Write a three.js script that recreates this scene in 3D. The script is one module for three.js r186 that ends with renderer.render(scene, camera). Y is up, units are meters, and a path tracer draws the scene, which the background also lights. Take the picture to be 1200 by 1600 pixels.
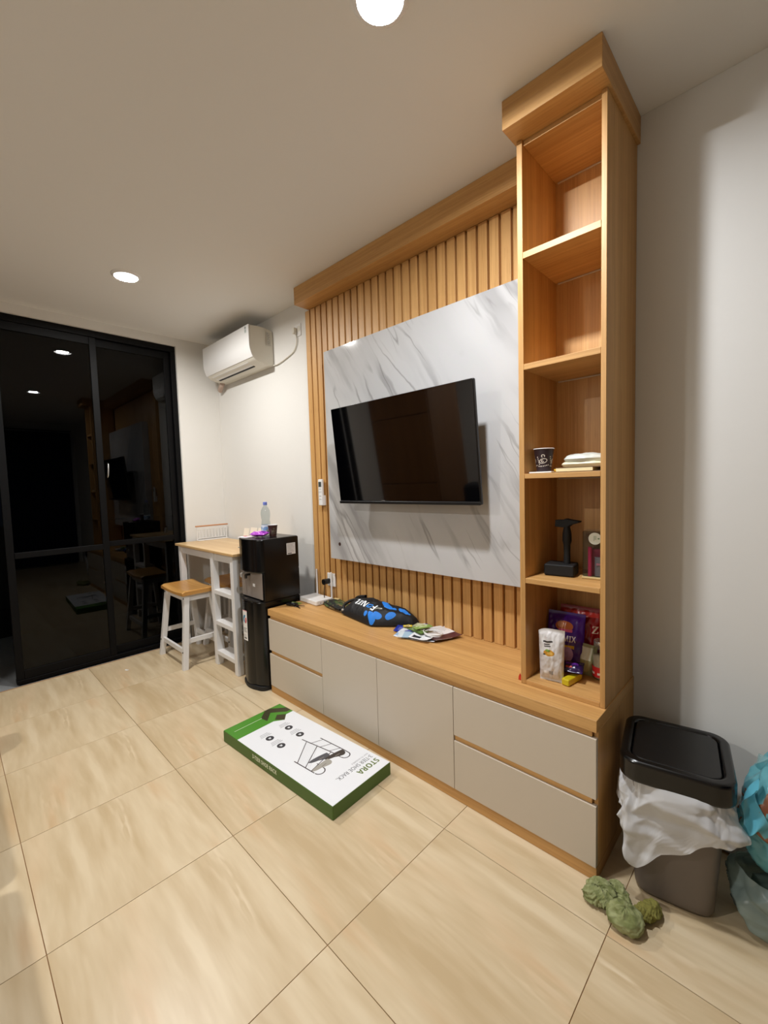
import * as THREE from 'three';
import { RoundedBoxGeometry } from 'three/addons/geometries/RoundedBoxGeometry.js';
import { RectAreaLightUniformsLib } from 'three/addons/lights/RectAreaLightUniformsLib.js';
import { mergeGeometries, mergeVertices } from 'three/addons/utils/BufferGeometryUtils.js';

// ------------------------------------------------------------------ camera, sky, light, exposure
const scene = new THREE.Scene();
scene.background = new THREE.Color().setRGB(0.0012, 0.0015, 0.0022);      // night outside
const camera = new THREE.PerspectiveCamera(2 * Math.atan(800 / 671.25) * 180 / Math.PI, 0.75, 0.02, 60);
camera.position.set(0, 1.35, 1.8769);
camera.rotation.set(-0.064, 0.7712, -0.0289, 'YXZ');
const renderer = new THREE.WebGLRenderer({ antialias: true });
renderer.toneMapping = THREE.LinearToneMapping;
renderer.toneMappingExposure = 1.0;
renderer.shadowMap.enabled = true;
RectAreaLightUniformsLib.init();
const CEIL = 2.669, XG = -3.938;
const LAMP_SIDE = 0.088;
const LAMPS = [   // x, z, intensity, colour of the light, label
  [-0.85, 0.96, 1300, [0.97, 1.0, 1.04], 'round white ceiling downlight nearest the tall shelf tower'],
  [-2.99, 1.0, 1180, [1.0, 0.985, 0.955], 'round white ceiling downlight in front of the air conditioner'],
  [-1.9, 3.4, 1750, [1.0, 0.985, 0.95], 'round white ceiling downlight above the dark sofa'],
];

// ------------------------------------------------------------------ helpers
let seed = 12345;
const rnd = () => { seed = (seed * 1664525 + 1013904223) >>> 0; return seed / 4294967296; };
const rr = (a, b) => a + (b - a) * rnd();
const used = {};
function numbered(n) { if (!(n in used)) { used[n] = 0; return n; } used[n]++; return n + '_' + String(used[n]).padStart(3, '0'); }
function shadowed(m) { m.castShadow = true; m.receiveShadow = true; return m; }
function mesh(name, geo, mat, parent, pos, rot) {
  const m = shadowed(new THREE.Mesh(geo, mat)); m.name = name;
  if (pos) m.position.set(...pos); if (rot) m.rotation.set(...rot);
  if (parent) parent.add(m); return m;
}
function tag(o, label, category, group) { o.userData.label = label; o.userData.category = category; if (group) o.userData.group = group; return o; }
function thing(name, label, category, pos = [0, 0, 0], ry = 0, group) {
  const g = new THREE.Group(); g.name = numbered(name); g.position.set(...pos); g.rotation.y = ry; scene.add(g); return tag(g, label, category, group);
}
function solo(name, geo, mat, label, category, pos, rot, group) {
  const m = mesh(numbered(name), geo, mat, scene, pos, rot); return tag(m, label, category, group);
}
function struct(name, geo, mat, pos) { const m = geo ? mesh(name, geo, mat, scene, pos) : new THREE.Group(); if (!geo) { m.name = name; scene.add(m); } m.userData.kind = 'structure'; return m; }
function uvBox(geo, grain = 'y', off = [0, 0]) {           // uv in metres, v along the grain
  const p = geo.attributes.position, n = geo.attributes.normal, uv = new Float32Array(p.count * 2);
  const gi = 'xyz'.indexOf(grain);
  for (let i = 0; i < p.count; i++) {
    const a = [Math.abs(n.getX(i)), Math.abs(n.getY(i)), Math.abs(n.getZ(i))], c = [p.getX(i), p.getY(i), p.getZ(i)];
    let d = a.indexOf(Math.max(...a)), rest = [0, 1, 2].filter(k => k !== d), u, v;
    if (rest.includes(gi)) { v = c[gi]; u = c[rest.find(k => k !== gi)]; } else { u = c[rest[0]]; v = c[rest[1]] * 0.2; }
    uv[2 * i] = u + off[0]; uv[2 * i + 1] = v + off[1];
  }
  geo.setAttribute('uv', new THREE.BufferAttribute(uv, 2)); return geo;
}
function box(w, h, d, r = 0.002, grain = 'y', off) {
  r = Math.min(r, w / 2.1, h / 2.1, d / 2.1);
  return uvBox(new RoundedBoxGeometry(w, h, d, 1, r), grain, off || [rnd() * 3, rnd() * 3]);
}
// box given by its limits, centred geometry moved into place
function span(x0, x1, y0, y1, z0, z1, r = 0.002, grain = 'y') { return box(x1 - x0, y1 - y0, z1 - z0, r, grain).translate((x0 + x1) / 2, (y0 + y1) / 2, (z0 + z1) / 2); }
function fit(geo, u, v) {                                   // stretch a print once over a thin plate: u and v name its axes, '-' flips
  geo.computeBoundingBox(); const p = geo.attributes.position, uv = geo.attributes.uv, b = geo.boundingBox;
  const f = (k, i) => { const a = k.at(-1), t = (p['get' + a.toUpperCase()](i) - b.min[a]) / (b.max[a] - b.min[a]); return k[0] === '-' ? 1 - t : t; };
  for (let i = 0; i < p.count; i++) uv.setXY(i, f(u, i), f(v, i));
  return geo;
}
function surf(nu, nv, fn, closedU = false, uvfn) {
  const P = [], U = [], I = [];
  for (let j = 0; j <= nv; j++) for (let i = 0; i <= nu; i++) {
    const u = i / nu, v = j / nv; P.push(...fn(u, v)); U.push(...(uvfn ? uvfn(u, v) : [u, v]));
  }
  for (let j = 0; j < nv; j++) for (let i = 0; i < nu; i++) {
    const a = j * (nu + 1) + i, b = a + 1, c = a + nu + 1, d = c + 1; I.push(a, b, d, a, d, c);
  }
  const g = new THREE.BufferGeometry();
  g.setAttribute('position', new THREE.Float32BufferAttribute(P, 3)); g.setAttribute('uv', new THREE.Float32BufferAttribute(U, 2)); g.setIndex(I);
  g.computeVertexNormals();
  if (closedU) { const n = g.attributes.normal; for (let j = 0; j <= nv; j++) { const a = j * (nu + 1), b = a + nu; const v = new THREE.Vector3(n.getX(a) + n.getX(b), n.getY(a) + n.getY(b), n.getZ(a) + n.getZ(b)).normalize(); n.setXYZ(a, v.x, v.y, v.z); n.setXYZ(b, v.x, v.y, v.z); } }
  return g;
}
function tube(pts, r, seg = 40, rad = 8) { return new THREE.TubeGeometry(new THREE.CatmullRomCurve3(pts.map(p => new THREE.Vector3(...p)), false, 'centripetal'), seg, r, rad, false); }
function cyl(r0, r1, h, seg = 24) { return new THREE.CylinderGeometry(r0, r1, h, seg); }
function lathe(pts, seg = 40) { return new THREE.LatheGeometry(pts.map(p => new THREE.Vector2(...p)), seg); }
function poly(pts) { const s = new THREE.Shape(); pts.forEach((p, i) => i ? s.lineTo(...p) : s.moveTo(...p)); s.closePath(); return s; }
function extr(shape, depth, bevel = 0, seg = 2, curve = 10) { return new THREE.ExtrudeGeometry(shape, { depth, bevelEnabled: bevel > 0, bevelThickness: bevel, bevelSize: bevel, bevelOffset: -bevel, bevelSegments: seg, curveSegments: curve }); }
function roundRect(w, d, r, x = 0, y = 0, cls = THREE.Shape) {
  const s = new cls(), a = x - w / 2, b = y - d / 2;
  s.moveTo(a + r, b); s.lineTo(a + w - r, b); s.absarc(a + w - r, b + r, r, -Math.PI / 2, 0); s.lineTo(a + w, b + d - r); s.absarc(a + w - r, b + d - r, r, 0, Math.PI / 2);
  s.lineTo(a + r, b + d); s.absarc(a + r, b + d - r, r, Math.PI / 2, Math.PI); s.lineTo(a, b + r); s.absarc(a + r, b + r, r, Math.PI, Math.PI * 1.5); return s;
}
// bar of square section between two points
function bar(a, b, w, d = w, r = 0.002) {
  const A = new THREE.Vector3(...a), B = new THREE.Vector3(...b), L = A.distanceTo(B);
  const g = box(w, L, d, r); const q = new THREE.Quaternion().setFromUnitVectors(new THREE.Vector3(0, 1, 0), B.clone().sub(A).normalize());
  return g.applyQuaternion(q).translate((A.x + B.x) / 2, (A.y + B.y) / 2, (A.z + B.z) / 2);
}

// ------------------------------------------------------------------ noise and textures
function hash(x, y, s) { let h = (x * 374761393 + y * 668265263 + s * 1442695041) | 0; h = Math.imul(h ^ (h >>> 13), 1274126177); h ^= h >>> 16; return (h >>> 0) / 4294967296; }
function pn(x, y, px, py, s) {                            // periodic value noise
  const xi = Math.floor(x), yi = Math.floor(y); let fx = x - xi, fy = y - yi; fx = fx * fx * (3 - 2 * fx); fy = fy * fy * (3 - 2 * fy);
  const m = (a, b) => ((a % b) + b) % b, x0 = m(xi, px), x1 = m(xi + 1, px), y0 = m(yi, py), y1 = m(yi + 1, py);
  const a = hash(x0, y0, s), b = hash(x1, y0, s), c = hash(x0, y1, s), d = hash(x1, y1, s);
  return a + (b - a) * fx + (c - a) * fy + (a - b - c + d) * fx * fy;
}
function fbm(u, v, fu, fv, o, s) { let t = 0, a = 0.5, n = 0; for (let i = 0; i < o; i++) { t += a * pn(u * fu, v * fv, fu, fv, s + i * 17); n += a; a *= 0.5; fu *= 2; fv *= 2; } return t / n; }
const fb3 = (x, y, z, s = 0) => (fbm(((x * 1.7 + z * 0.9) / 8 + 8) % 1, ((y * 1.3 - z * 0.7) / 8 + 8) % 1, 8, 8, 3, s) - 0.5) * 2;
const facet = (x, y, px, s) => {              // creased sheet: flat facets between random heights, periodic in x
  const xi = Math.floor(x), yi = Math.floor(y), fx = x - xi, fy = y - yi, h = (a, b) => hash(((a % px) + px) % px, b + 40, s) - 0.5;
  const a = h(xi, yi), b = h(xi + 1, yi), c = h(xi, yi + 1), d = h(xi + 1, yi + 1);
  return (xi + yi) & 1 ? (fx > fy ? a + fx * (b - a) + fy * (d - b) : a + fx * (d - c) + fy * (c - a)) : (fx + fy < 1 ? a + fx * (b - a) + fy * (c - a) : d + (1 - fx) * (c - d) + (1 - fy) * (b - d));
};
const mix = (a, b, t) => a + (b - a) * t, clamp = (x, a = 0, b = 1) => Math.max(a, Math.min(b, x));
function dataTex(w, h, fn, srgb = true) {
  const d = new Uint8Array(w * h * 4);
  for (let y = 0; y < h; y++) for (let x = 0; x < w; x++) { const c = fn(x / w, y / h), i = 4 * (y * w + x); d[i] = c[0]; d[i + 1] = c[1]; d[i + 2] = c[2]; d[i + 3] = 255; }
  const t = new THREE.DataTexture(d, w, h); t.wrapS = t.wrapT = THREE.RepeatWrapping; t.magFilter = THREE.LinearFilter; t.minFilter = THREE.LinearMipmapLinearFilter; t.generateMipmaps = true;
  if (srgb) t.colorSpace = THREE.SRGBColorSpace; t.needsUpdate = true; return t;
}
function canvasTex(w, h, draw) {
  const c = document.createElement('canvas'); c.width = w; c.height = h; const g = c.getContext('2d'); draw(g, w, h);
  const t = new THREE.CanvasTexture(c); t.colorSpace = THREE.SRGBColorSpace; t.magFilter = THREE.LinearFilter; return t;
}
const rgbmix = (a, b, t) => [mix(a[0], b[0], t), mix(a[1], b[1], t), mix(a[2], b[2], t)];
function woodTex(dark, light, s) {                        // covers 0.5 m across, 1 m along the grain
  return dataTex(512, 1024, (u, v) => {
    const w = u + 0.02 * (fbm(u, v, 2, 2, 2, s + 90) - 0.5);
    const broad = fbm(w, v, 9, 1, 3, s), fine = fbm(w, v, 90, 3, 2, s + 5), pore = fbm(w, v, 170, 14, 1, s + 9);
    let t = 0.5 + (broad - 0.5) * 0.8 + (fine - 0.5) * 0.75; t -= pore > 0.8 ? 0.22 : 0;
    return rgbmix(dark, light, clamp(t));
  });
}
const woodMap = woodTex([182, 134, 76], [218, 171, 108], 3); woodMap.repeat.set(2, 1);
const pineMap = woodTex([184, 128, 62], [226, 178, 108], 31); pineMap.repeat.set(3, 1);
const birchMap = woodTex([205, 165, 112], [234, 203, 154], 57); birchMap.repeat.set(2, 1);
const tileMap = dataTex(1024, 1024, (u, v) => {           // 1.2 m square; streaks along v
  const w = u + 0.05 * (fbm(u, v, 3, 2, 2, 400) - 0.5);
  const broad = fbm(w, v, 7, 2, 4, 210), str = fbm(w, v, 26, 3, 3, 220), str2 = fbm(w, v, 64, 9, 3, 225), fine = fbm(w, v, 100, 16, 2, 230), cloud = fbm(u, v, 3, 3, 3, 240);
  let c = rgbmix([196, 172, 134], [220, 201, 168], clamp(0.5 + (broad - 0.5) * 1.2 + (str - 0.5) * 1.1 + (str2 - 0.5) * 0.7));
  const wht = clamp((fbm(w, v, 18, 2, 3, 250) - 0.62) * 5) * clamp((fine - 0.4) * 3);
  c = rgbmix(c, [236, 219, 190], wht * 0.7);
  const tan = clamp((fbm(w, v, 14, 2, 3, 270) - 0.6) * 4) * clamp((str - 0.4) * 3);
  c = rgbmix(c, [196, 152, 106], tan * 0.5);
  return rgbmix(c, [228, 206, 172], clamp((cloud - 0.5) * 1.2) * 0.5);
});
const marbleMap = dataTex(1024, 1024, (u, v) => {
  // v up; veins fall from upper left to lower right
  const a = -1.0, s0 = Math.cos(a) * u + Math.sin(a) * v, t0 = -Math.sin(a) * u + Math.cos(a) * v;   // s0 along the vein
  const N = (x, y, o, s) => fbm(((x / 16) % 1 + 1) % 1, ((y / 16) % 1 + 1) % 1, 16, 16, o, s);
  const wx = t0 + 0.03 * (N(s0 * 3, t0 * 4, 3, 11) - 0.5) + 0.014 * (N(s0 * 16, t0 * 16, 3, 12) - 0.5);
  let c = rgbmix([184, 184, 184], [203, 202, 201], N(s0 * 1.5 + 5, wx * 6, 4, 21));
  const soft = clamp((N(s0 * 1.7 + 1, wx * 12, 4, 44) - 0.52) * 4.5), soft2 = clamp((N(s0 * 3.2 + 4, wx * 30, 4, 46) - 0.56) * 6);
  const patch = clamp((N(s0 * 3.5 + 9, t0 * 4, 3, 61) - 0.33) * 4);
  c = rgbmix(c, [152, 151, 151], soft * patch * 0.6); c = rgbmix(c, [142, 140, 140], soft2 * patch * 0.55);
  const edge = 1 - clamp(Math.abs(N(s0 * 1.0 + 3, wx * 11, 3, 42) - 0.52) / 0.016), edge2 = 1 - clamp(Math.abs(N(s0 * 1.4 + 8, wx * 19, 3, 43) - 0.5) / 0.02);
  c = rgbmix(c, [118, 115, 113], clamp(edge) * clamp((N(s0 * 5, t0 * 5, 2, 63) - 0.47) * 5) * 0.55);
  c = rgbmix(c, [132, 129, 127], clamp(edge2) * clamp((N(s0 * 6 + 5, t0 * 6, 2, 64) - 0.48) * 6) * 0.5);
  return c;
});
const wallBump = dataTex(256, 256, (u, v) => { const t = 255 * fbm(u, v, 40, 40, 3, 77); return [t, t, t]; }, false);
const clothBump = dataTex(256, 256, (u, v) => { const t = 127 + 60 * Math.sin(u * 256 * 1.57) * Math.sin(v * 256 * 1.57) + 60 * (fbm(u, v, 60, 60, 2, 5) - 0.5); return [t, t, t]; }, false);

// ------------------------------------------------------------------ materials
const std = (c, r = 0.5, o = {}) => new THREE.MeshStandardMaterial({ color: c, roughness: r, ...o });
const phys = (c, r = 0.5, o = {}) => new THREE.MeshPhysicalMaterial({ color: c, roughness: r, ...o });
const M = {
  wall: std('#e3e1dc', 0.85, { bumpMap: wallBump, bumpScale: 0.0004 }),
  ceil: std('#ecebe8', 0.9, { bumpMap: wallBump, bumpScale: 0.0003 }),
  wood: phys('#ffffff', 0.45, { map: woodMap, bumpMap: woodMap, bumpScale: 0.0002 }),
  pine: phys('#ffffff', 0.35, { map: pineMap, clearcoat: 0.3, clearcoatRoughness: 0.3 }),
  birch: phys('#ffffff', 0.35, { map: birchMap, clearcoat: 0.2, clearcoatRoughness: 0.3 }),
  tile: phys('#ffffff', 0.33, { map: tileMap }),
  grout: std('#b08b64', 0.9),
  marble: phys('#ffffff', 0.07, { map: marbleMap }),
  greige: phys('#cbbfae', 0.42),
  whitePaint: phys('#e6e4e2', 0.4),
  whitePlastic: phys('#e9e8e6', 0.35), creamPlastic: phys('#dcd8cc', 0.4),
  white: std('#ecebea', 0.6),
  blackGloss: phys('#060607', 0.26),
  blackPlastic: phys('#0b0b0c', 0.38), blackMatte: std('#101011', 0.6),
  screen: phys('#020203', 0.06, { clearcoat: 1, clearcoatRoughness: 0.03 }),
  alu: phys('#030304', 0.55, { specularIntensity: 0.35 }),
  glass: phys('#6f7678', 0.0, { transmission: 1, thickness: 0, ior: 1.33 }),
  steel: phys('#c9c9c9', 0.25, { metalness: 1 }),
  darkSteel: phys('#444446', 0.3, { metalness: 0.8 }),
  balcony: std('#8b8d8e', 0.7), dark: std('#0b0c0e', 0.8),
  chrome: phys('#dddddd', 0.1, { metalness: 1 }),
};

// ------------------------------------------------------------------ room shell
const floor = struct('floor', span(XG - 0.002, 2.35, -0.12, -0.004, -0.15, 4.15, 0.001), M.grout);
{
  const px = 0.588, pz = 0.5785, gap = 0.0022, geos = {};
  for (let i = -8; i < 6; i++) for (let j = -1; j < 5; j++) {
    const x0 = Math.max(-0.382 + i * px - px, XG), x1 = Math.min(-0.382 + i * px, 2.2), z0 = Math.max(0.592 + (j - 1) * pz, 0), z1 = Math.min(0.592 + j * pz, 4.0);
    if (x1 - x0 < 0.03 || z1 - z0 < 0.03) continue;
    const w = x1 - x0 - gap, d = z1 - z0 - gap, k = w.toFixed(3) + d.toFixed(3) + (hash(i + 50, j + 50, 4) * 5 | 0);
    if (!geos[k]) { const o = [rnd() * 7, rnd() * 7]; geos[k] = uvBox(new RoundedBoxGeometry(w, 0.012, d, 1, 0.0007), 'x', o); const uv = geos[k].attributes.uv; for (let q = 0; q < uv.count; q++) uv.setXY(q, uv.getX(q) / 1.2, uv.getY(q) / 1.2); }
    const m = mesh('floor_tile', geos[k], M.tile, floor, [(x0 + x1) / 2, -0.006, (z0 + z1) / 2]); m.castShadow = false;
  }
}
struct('ceiling', span(XG - 0.15, 2.35, CEIL, CEIL + 0.12, -0.15, 4.15, 0.001), M.ceil);
struct('wall_back', span(XG - 0.15, 2.35, 0, CEIL, -0.15, 0, 0.001), M.wall);
const OZ0 = 0.368, OZ1 = 2.22, OY = 2.602;
struct('wall_left', mergeGeometries([span(XG - 0.15, XG, -0.011, CEIL, 0, OZ0, 0.001), span(XG - 0.15, XG, OY, CEIL, OZ0, OZ1, 0.001), span(XG - 0.15, XG, -0.011, CEIL, OZ1, 4.0, 0.001)]), M.wall);
struct('wall_right', span(2.2, 2.35, 0, CEIL, 0, 4.0, 0.001), M.wall);
struct('wall_front', span(XG - 0.15, 2.35, 0, CEIL, 4.0, 4.15, 0.001), M.wall);
struct('balcony_floor', span(-5.45, XG - 0.003, -0.12, -0.012, -0.3, 4.2, 0.001), M.balcony);
struct('balcony_wall', span(-5.6, -5.45, -0.12, 1.05, -0.3, 4.2, 0.001), M.dark);

// sliding glass door, dark aluminium: outer frame, two leaves with a low rail
const door = struct('door_1');
{
  const xa = XG - 0.085, xb = XG - 0.022, f = 0.045, Z1 = 1.587;
  mesh('frame_head', span(xa, xb, OY - 0.05, OY, OZ0, OZ1, 0.003), M.alu, door);
  mesh('frame_jamb', span(xa, xb, 0, OY - 0.05, OZ0, OZ0 + 0.04, 0.003), M.alu, door);
  mesh('frame_jamb', span(xa, xb, 0, OY - 0.05, OZ1 - 0.04, OZ1, 0.003), M.alu, door);
  mesh('threshold', span(xa, xb, 0.001, 0.03, OZ0 + 0.04, Z1, 0.003), M.alu, door);
  const leaf = (name, z0, z1, x0, x1, railY) => {
    const g = new THREE.Group(); g.name = name; door.add(g);
    mesh('stile', span(x0, x1, 0.032, OY - 0.052, z0, z0 + f, 0.003), M.alu, g); mesh('stile', span(x0, x1, 0.032, OY - 0.052, z1 - f, z1, 0.003), M.alu, g);
    mesh('bottom_rail', span(x0, x1, 0.032, 0.095, z0 + f, z1 - f, 0.003), M.alu, g); mesh('top_rail', span(x0, x1, OY - 0.11, OY - 0.052, z0 + f, z1 - f, 0.003), M.alu, g);
    mesh('middle_rail', span(x0, x1 + 0.006, railY - 0.03, railY + 0.012, z0 + f, z1 - f, 0.003), M.alu, g);
    const xm = (x0 + x1) / 2;
    mesh('glass_pane', box(0.006, OY - 0.11 - railY - 0.012, z1 - z0 - 2 * f, 0.0005), M.glass, g, [xm, (OY - 0.11 + railY + 0.012) / 2, (z0 + z1) / 2]);
    mesh('glass_pane', box(0.006, railY - 0.03 - 0.095, z1 - z0 - 2 * f, 0.0005), M.glass, g, [xm, (railY - 0.03 + 0.095) / 2, (z0 + z1) / 2]);
    return g;
  };
  const a = leaf('door_leaf', OZ0 + 0.042, 1.005, XG - 0.082, XG - 0.055, 0.945), b = leaf('door_leaf', 0.96, Z1, XG - 0.052, XG - 0.025, 0.93);
  mesh('handle', tube([[0, 0.06, 0], [0.022, 0.05, 0], [0.03, 0, 0.004], [0.022, -0.05, 0.008], [0, -0.06, 0.008]], 0.006, 20), M.steel, a, [XG - 0.054, 1.525, 0.93]);
}

// ------------------------------------------------------------------ downlights
LAMPS.forEach(([x, z, I, c, label], i) => {
  const t = thing('ceiling_downlight', label, 'ceiling light', [x, CEIL, z], 0);
  mesh('trim_ring', lathe([[0.0625, 0], [0.0625, -0.0105], [0.0645, -0.012], [0.072, -0.010], [0.082, -0.002], [0.082, 0]], 48), M.whitePlastic, t);
  const glow = new THREE.MeshStandardMaterial({ color: '#ffffff', roughness: 0.6, emissive: new THREE.Color().setRGB(...c), emissiveIntensity: 6 });
  const d = mesh('diffuser', lathe([[0, 0], [0.0615, 0], [0.0615, -0.0025], [0.05, -0.003], [0, -0.003]], 48), glow, t);
  d.castShadow = false;
  const L = new THREE.RectAreaLight(new THREE.Color().setRGB(...c), I, LAMP_SIDE, LAMP_SIDE); L.position.set(0, -0.0045, 0); L.rotation.x = -Math.PI / 2; L.castShadow = true; t.add(L);
});

// ------------------------------------------------------------------ media wall: slats, pelmet, marble board, cabinet, worktop, tower
const CT = 0.5594;
{
  const t = thing('slat_panel', 'vertical oak slat panel behind the marble board and television', 'wall panel', [0, 0, 0]);
  mesh('backing_board', span(-2.489, -0.772, CT + 0.001, 2.556, 0.001, 0.018), M.wood, t);
  const geos = [0, 1, 2, 3, 4].map(() => box(0.0475, 2.556 - CT - 0.002, 0.022, 0.002));
  for (let k = -1; k < 27; k++) {
    const x = -2.379 + 0.0597 * k - 0.0055 - 0.024;
    if (x + 0.024 > -0.772) continue;
    mesh('slat', geos[(k + 2) * 7 % 5], M.wood, t, [x, (2.556 + CT) / 2, 0.0292]);
  }
}
solo('pelmet', span(-2.452, -0.783, 2.557, CEIL - 0.0005, 0.001, 0.155, 0.002, 'x'), M.wood, 'long oak pelmet box running along the ceiling above the slats', 'pelmet');
{
  const t = thing('marble_board', 'white marble-look board with diagonal grey veins behind the television', 'wall panel');
  const g = box(1.436, 1.327, 0.0735, 0.0015);
  const p = g.attributes.position, uv = g.attributes.uv; for (let i = 0; i < p.count; i++) uv.setXY(i, (p.getX(i) + 0.718) / 1.46, (p.getY(i) + 0.6635) / 1.46);
  t.position.set(-1.493, 1.5405, 0.0782);
  mesh('board', g, M.marble, t);
  mesh('cable_hole', cyl(0.011, 0.011, 0.002), std('#3a2018', 0.7), t, [-0.623, -0.5635, 0.0372], [Math.PI / 2, 0, 0]);
}
{
  const t = thing('tv_cabinet', 'long low oak cabinet with greige handleless drawers and doors under the television', 'cabinet');
  const Z = 0.4366, zf = Z - 0.018, X0 = -2.488, X1 = -0.4602;
  mesh('side_panel', span(X0, X0 + 0.016, 0.048, CT - 0.043, 0.002, zf - 0.001), M.wood, t); mesh('side_panel', span(X1 - 0.016, X1, 0.048, CT - 0.043, 0.002, zf - 0.001), M.wood, t);
  mesh('plinth', span(X0, X1, 0.0005, 0.0475, 0.002, Z - 0.003, 0.002, 'x'), M.wood, t);
  mesh('carcass', span(X0 + 0.017, X1 - 0.017, 0.048, CT - 0.043, 0.002, zf - 0.024, 0.002, 'x'), M.wood, t);
  const fr = (name, x0, x1, y0, y1) => mesh(name, span(x0 + 0.0012, x1 - 0.0012, y0, y1, zf, Z, 0.0015), M.greige, t);
  const gs = (x0, x1, y0, y1) => mesh('groove_strip', span(x0, x1, y0, y1, zf - 0.023, zf + 0.011, 0.001, 'x'), M.wood, t);
  gs(X0 + 0.0165, X1 - 0.0165, 0.4965, CT - 0.044); gs(X0 + 0.0165, -1.929, 0.2645, 0.2855); gs(-1.0265, X1 - 0.0165, 0.2645, 0.2855);
  fr('drawer', X0 + 0.001, -1.927, 0.287, 0.495); fr('drawer', X0 + 0.001, -1.927, 0.0485, 0.263);
  fr('door', -1.927, -1.4835, 0.0485, 0.495); fr('door', -1.4835, -1.0285, 0.0485, 0.495);
  fr('drawer', -1.0285, X1, 0.287, 0.495); fr('drawer', -1.0285, X1, 0.0485, 0.263);
}
solo('worktop', span(-2.488, -0.4602, CT - 0.0425, CT, 0.001, 0.4366, 0.002, 'x'), M.wood, 'long oak worktop slab on top of the low television cabinet', 'worktop');
{
  const t = thing('shelf_tower', 'tall narrow open oak shelf tower standing on the worktop end', 'shelf');
  const D = 0.3425, xl = -0.770, xr = -0.4635;
  mesh('side_panel', span(xl, xl + 0.021, CT + 0.0005, 2.571, 0.042, D), M.wood, t); mesh('side_panel', span(xr - 0.0175, xr, CT + 0.0005, 2.571, 0.002, D), M.wood, t);
  mesh('back_panel', span(xl + 0.002, xr - 0.0176, CT + 0.0005, 2.571, 0.0415 - 0.0105, 0.0417), M.wood, t);
  const bd = (y0, y1) => mesh('shelf_board', span(xl + 0.0213, xr - 0.0178, y0, y1, 0.0425, D - 0.0005, 0.001, 'x'), M.wood, t);
  bd(CT + 0.0005, CT + 0.0175); bd(0.958, 0.977); bd(1.3565, 1.3745); bd(1.7585, 1.7795); bd(2.157, 2.1795);
  mesh('top_board', span(xl + 0.0213, xr - 0.0178, 2.553, 2.571, 0.0425, D - 0.012, 0.001, 'x'), M.wood, t);
  const seal = std('#cdbda6', 0.6);
  for (const y of [0.958, 1.3565, 1.7585, 2.157, 2.553]) mesh('sealant_bead', span(xl + 0.03, xr - 0.02, y - 0.006, y - 0.0003, 0.0425, 0.050, 0.002, 'x'), seal, t);
  mesh('crown', span(-0.781, -0.453, 2.5716, CEIL - 0.0005, 0.001, 0.4266, 0.002, 'x'), M.wood, t);
}

// ------------------------------------------------------------------ television
{
  const t = thing('television', 'black flat-screen television tilted forward on the marble board', 'television', [-1.486, 1.519, 0.2445]);
  t.rotation.x = 5.5 * Math.PI / 180;
  t.scale.setScalar(0.9645);
  mesh('housing', box(0.99, 0.568, 0.022, 0.006), M.blackPlastic, t, [0, 0, -0.006]);
  mesh('rear_cover', box(0.72, 0.34, 0.03, 0.012), M.blackMatte, t, [0, -0.06, -0.032]);
  mesh('screen', box(0.982, 0.548, 0.004, 0.001), M.screen, t, [0, 0.008, 0.0055]);
  mesh('bottom_bezel', box(0.99, 0.016, 0.01, 0.003), M.blackPlastic, t, [0, -0.276, 0.0085]);
  mesh('wall_bracket', box(0.3, 0.2, 0.012, 0.003), M.darkSteel, t, [0, 0, -0.053], [-0.096, 0, 0]);
  mesh('bracket_arm', box(0.03, 0.26, 0.046, 0.003), M.darkSteel, t, [-0.12, 0, -0.064], [-0.096, 0, 0]); mesh('bracket_arm', box(0.03, 0.26, 0.046, 0.003), M.darkSteel, t, [0.12, 0, -0.064], [-0.096, 0, 0]);
  mesh('status_light', box(0.03, 0.002, 0.002, 0.0008), M.steel, t, [-0.12, -0.2645, 0.0135]);
}

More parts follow.
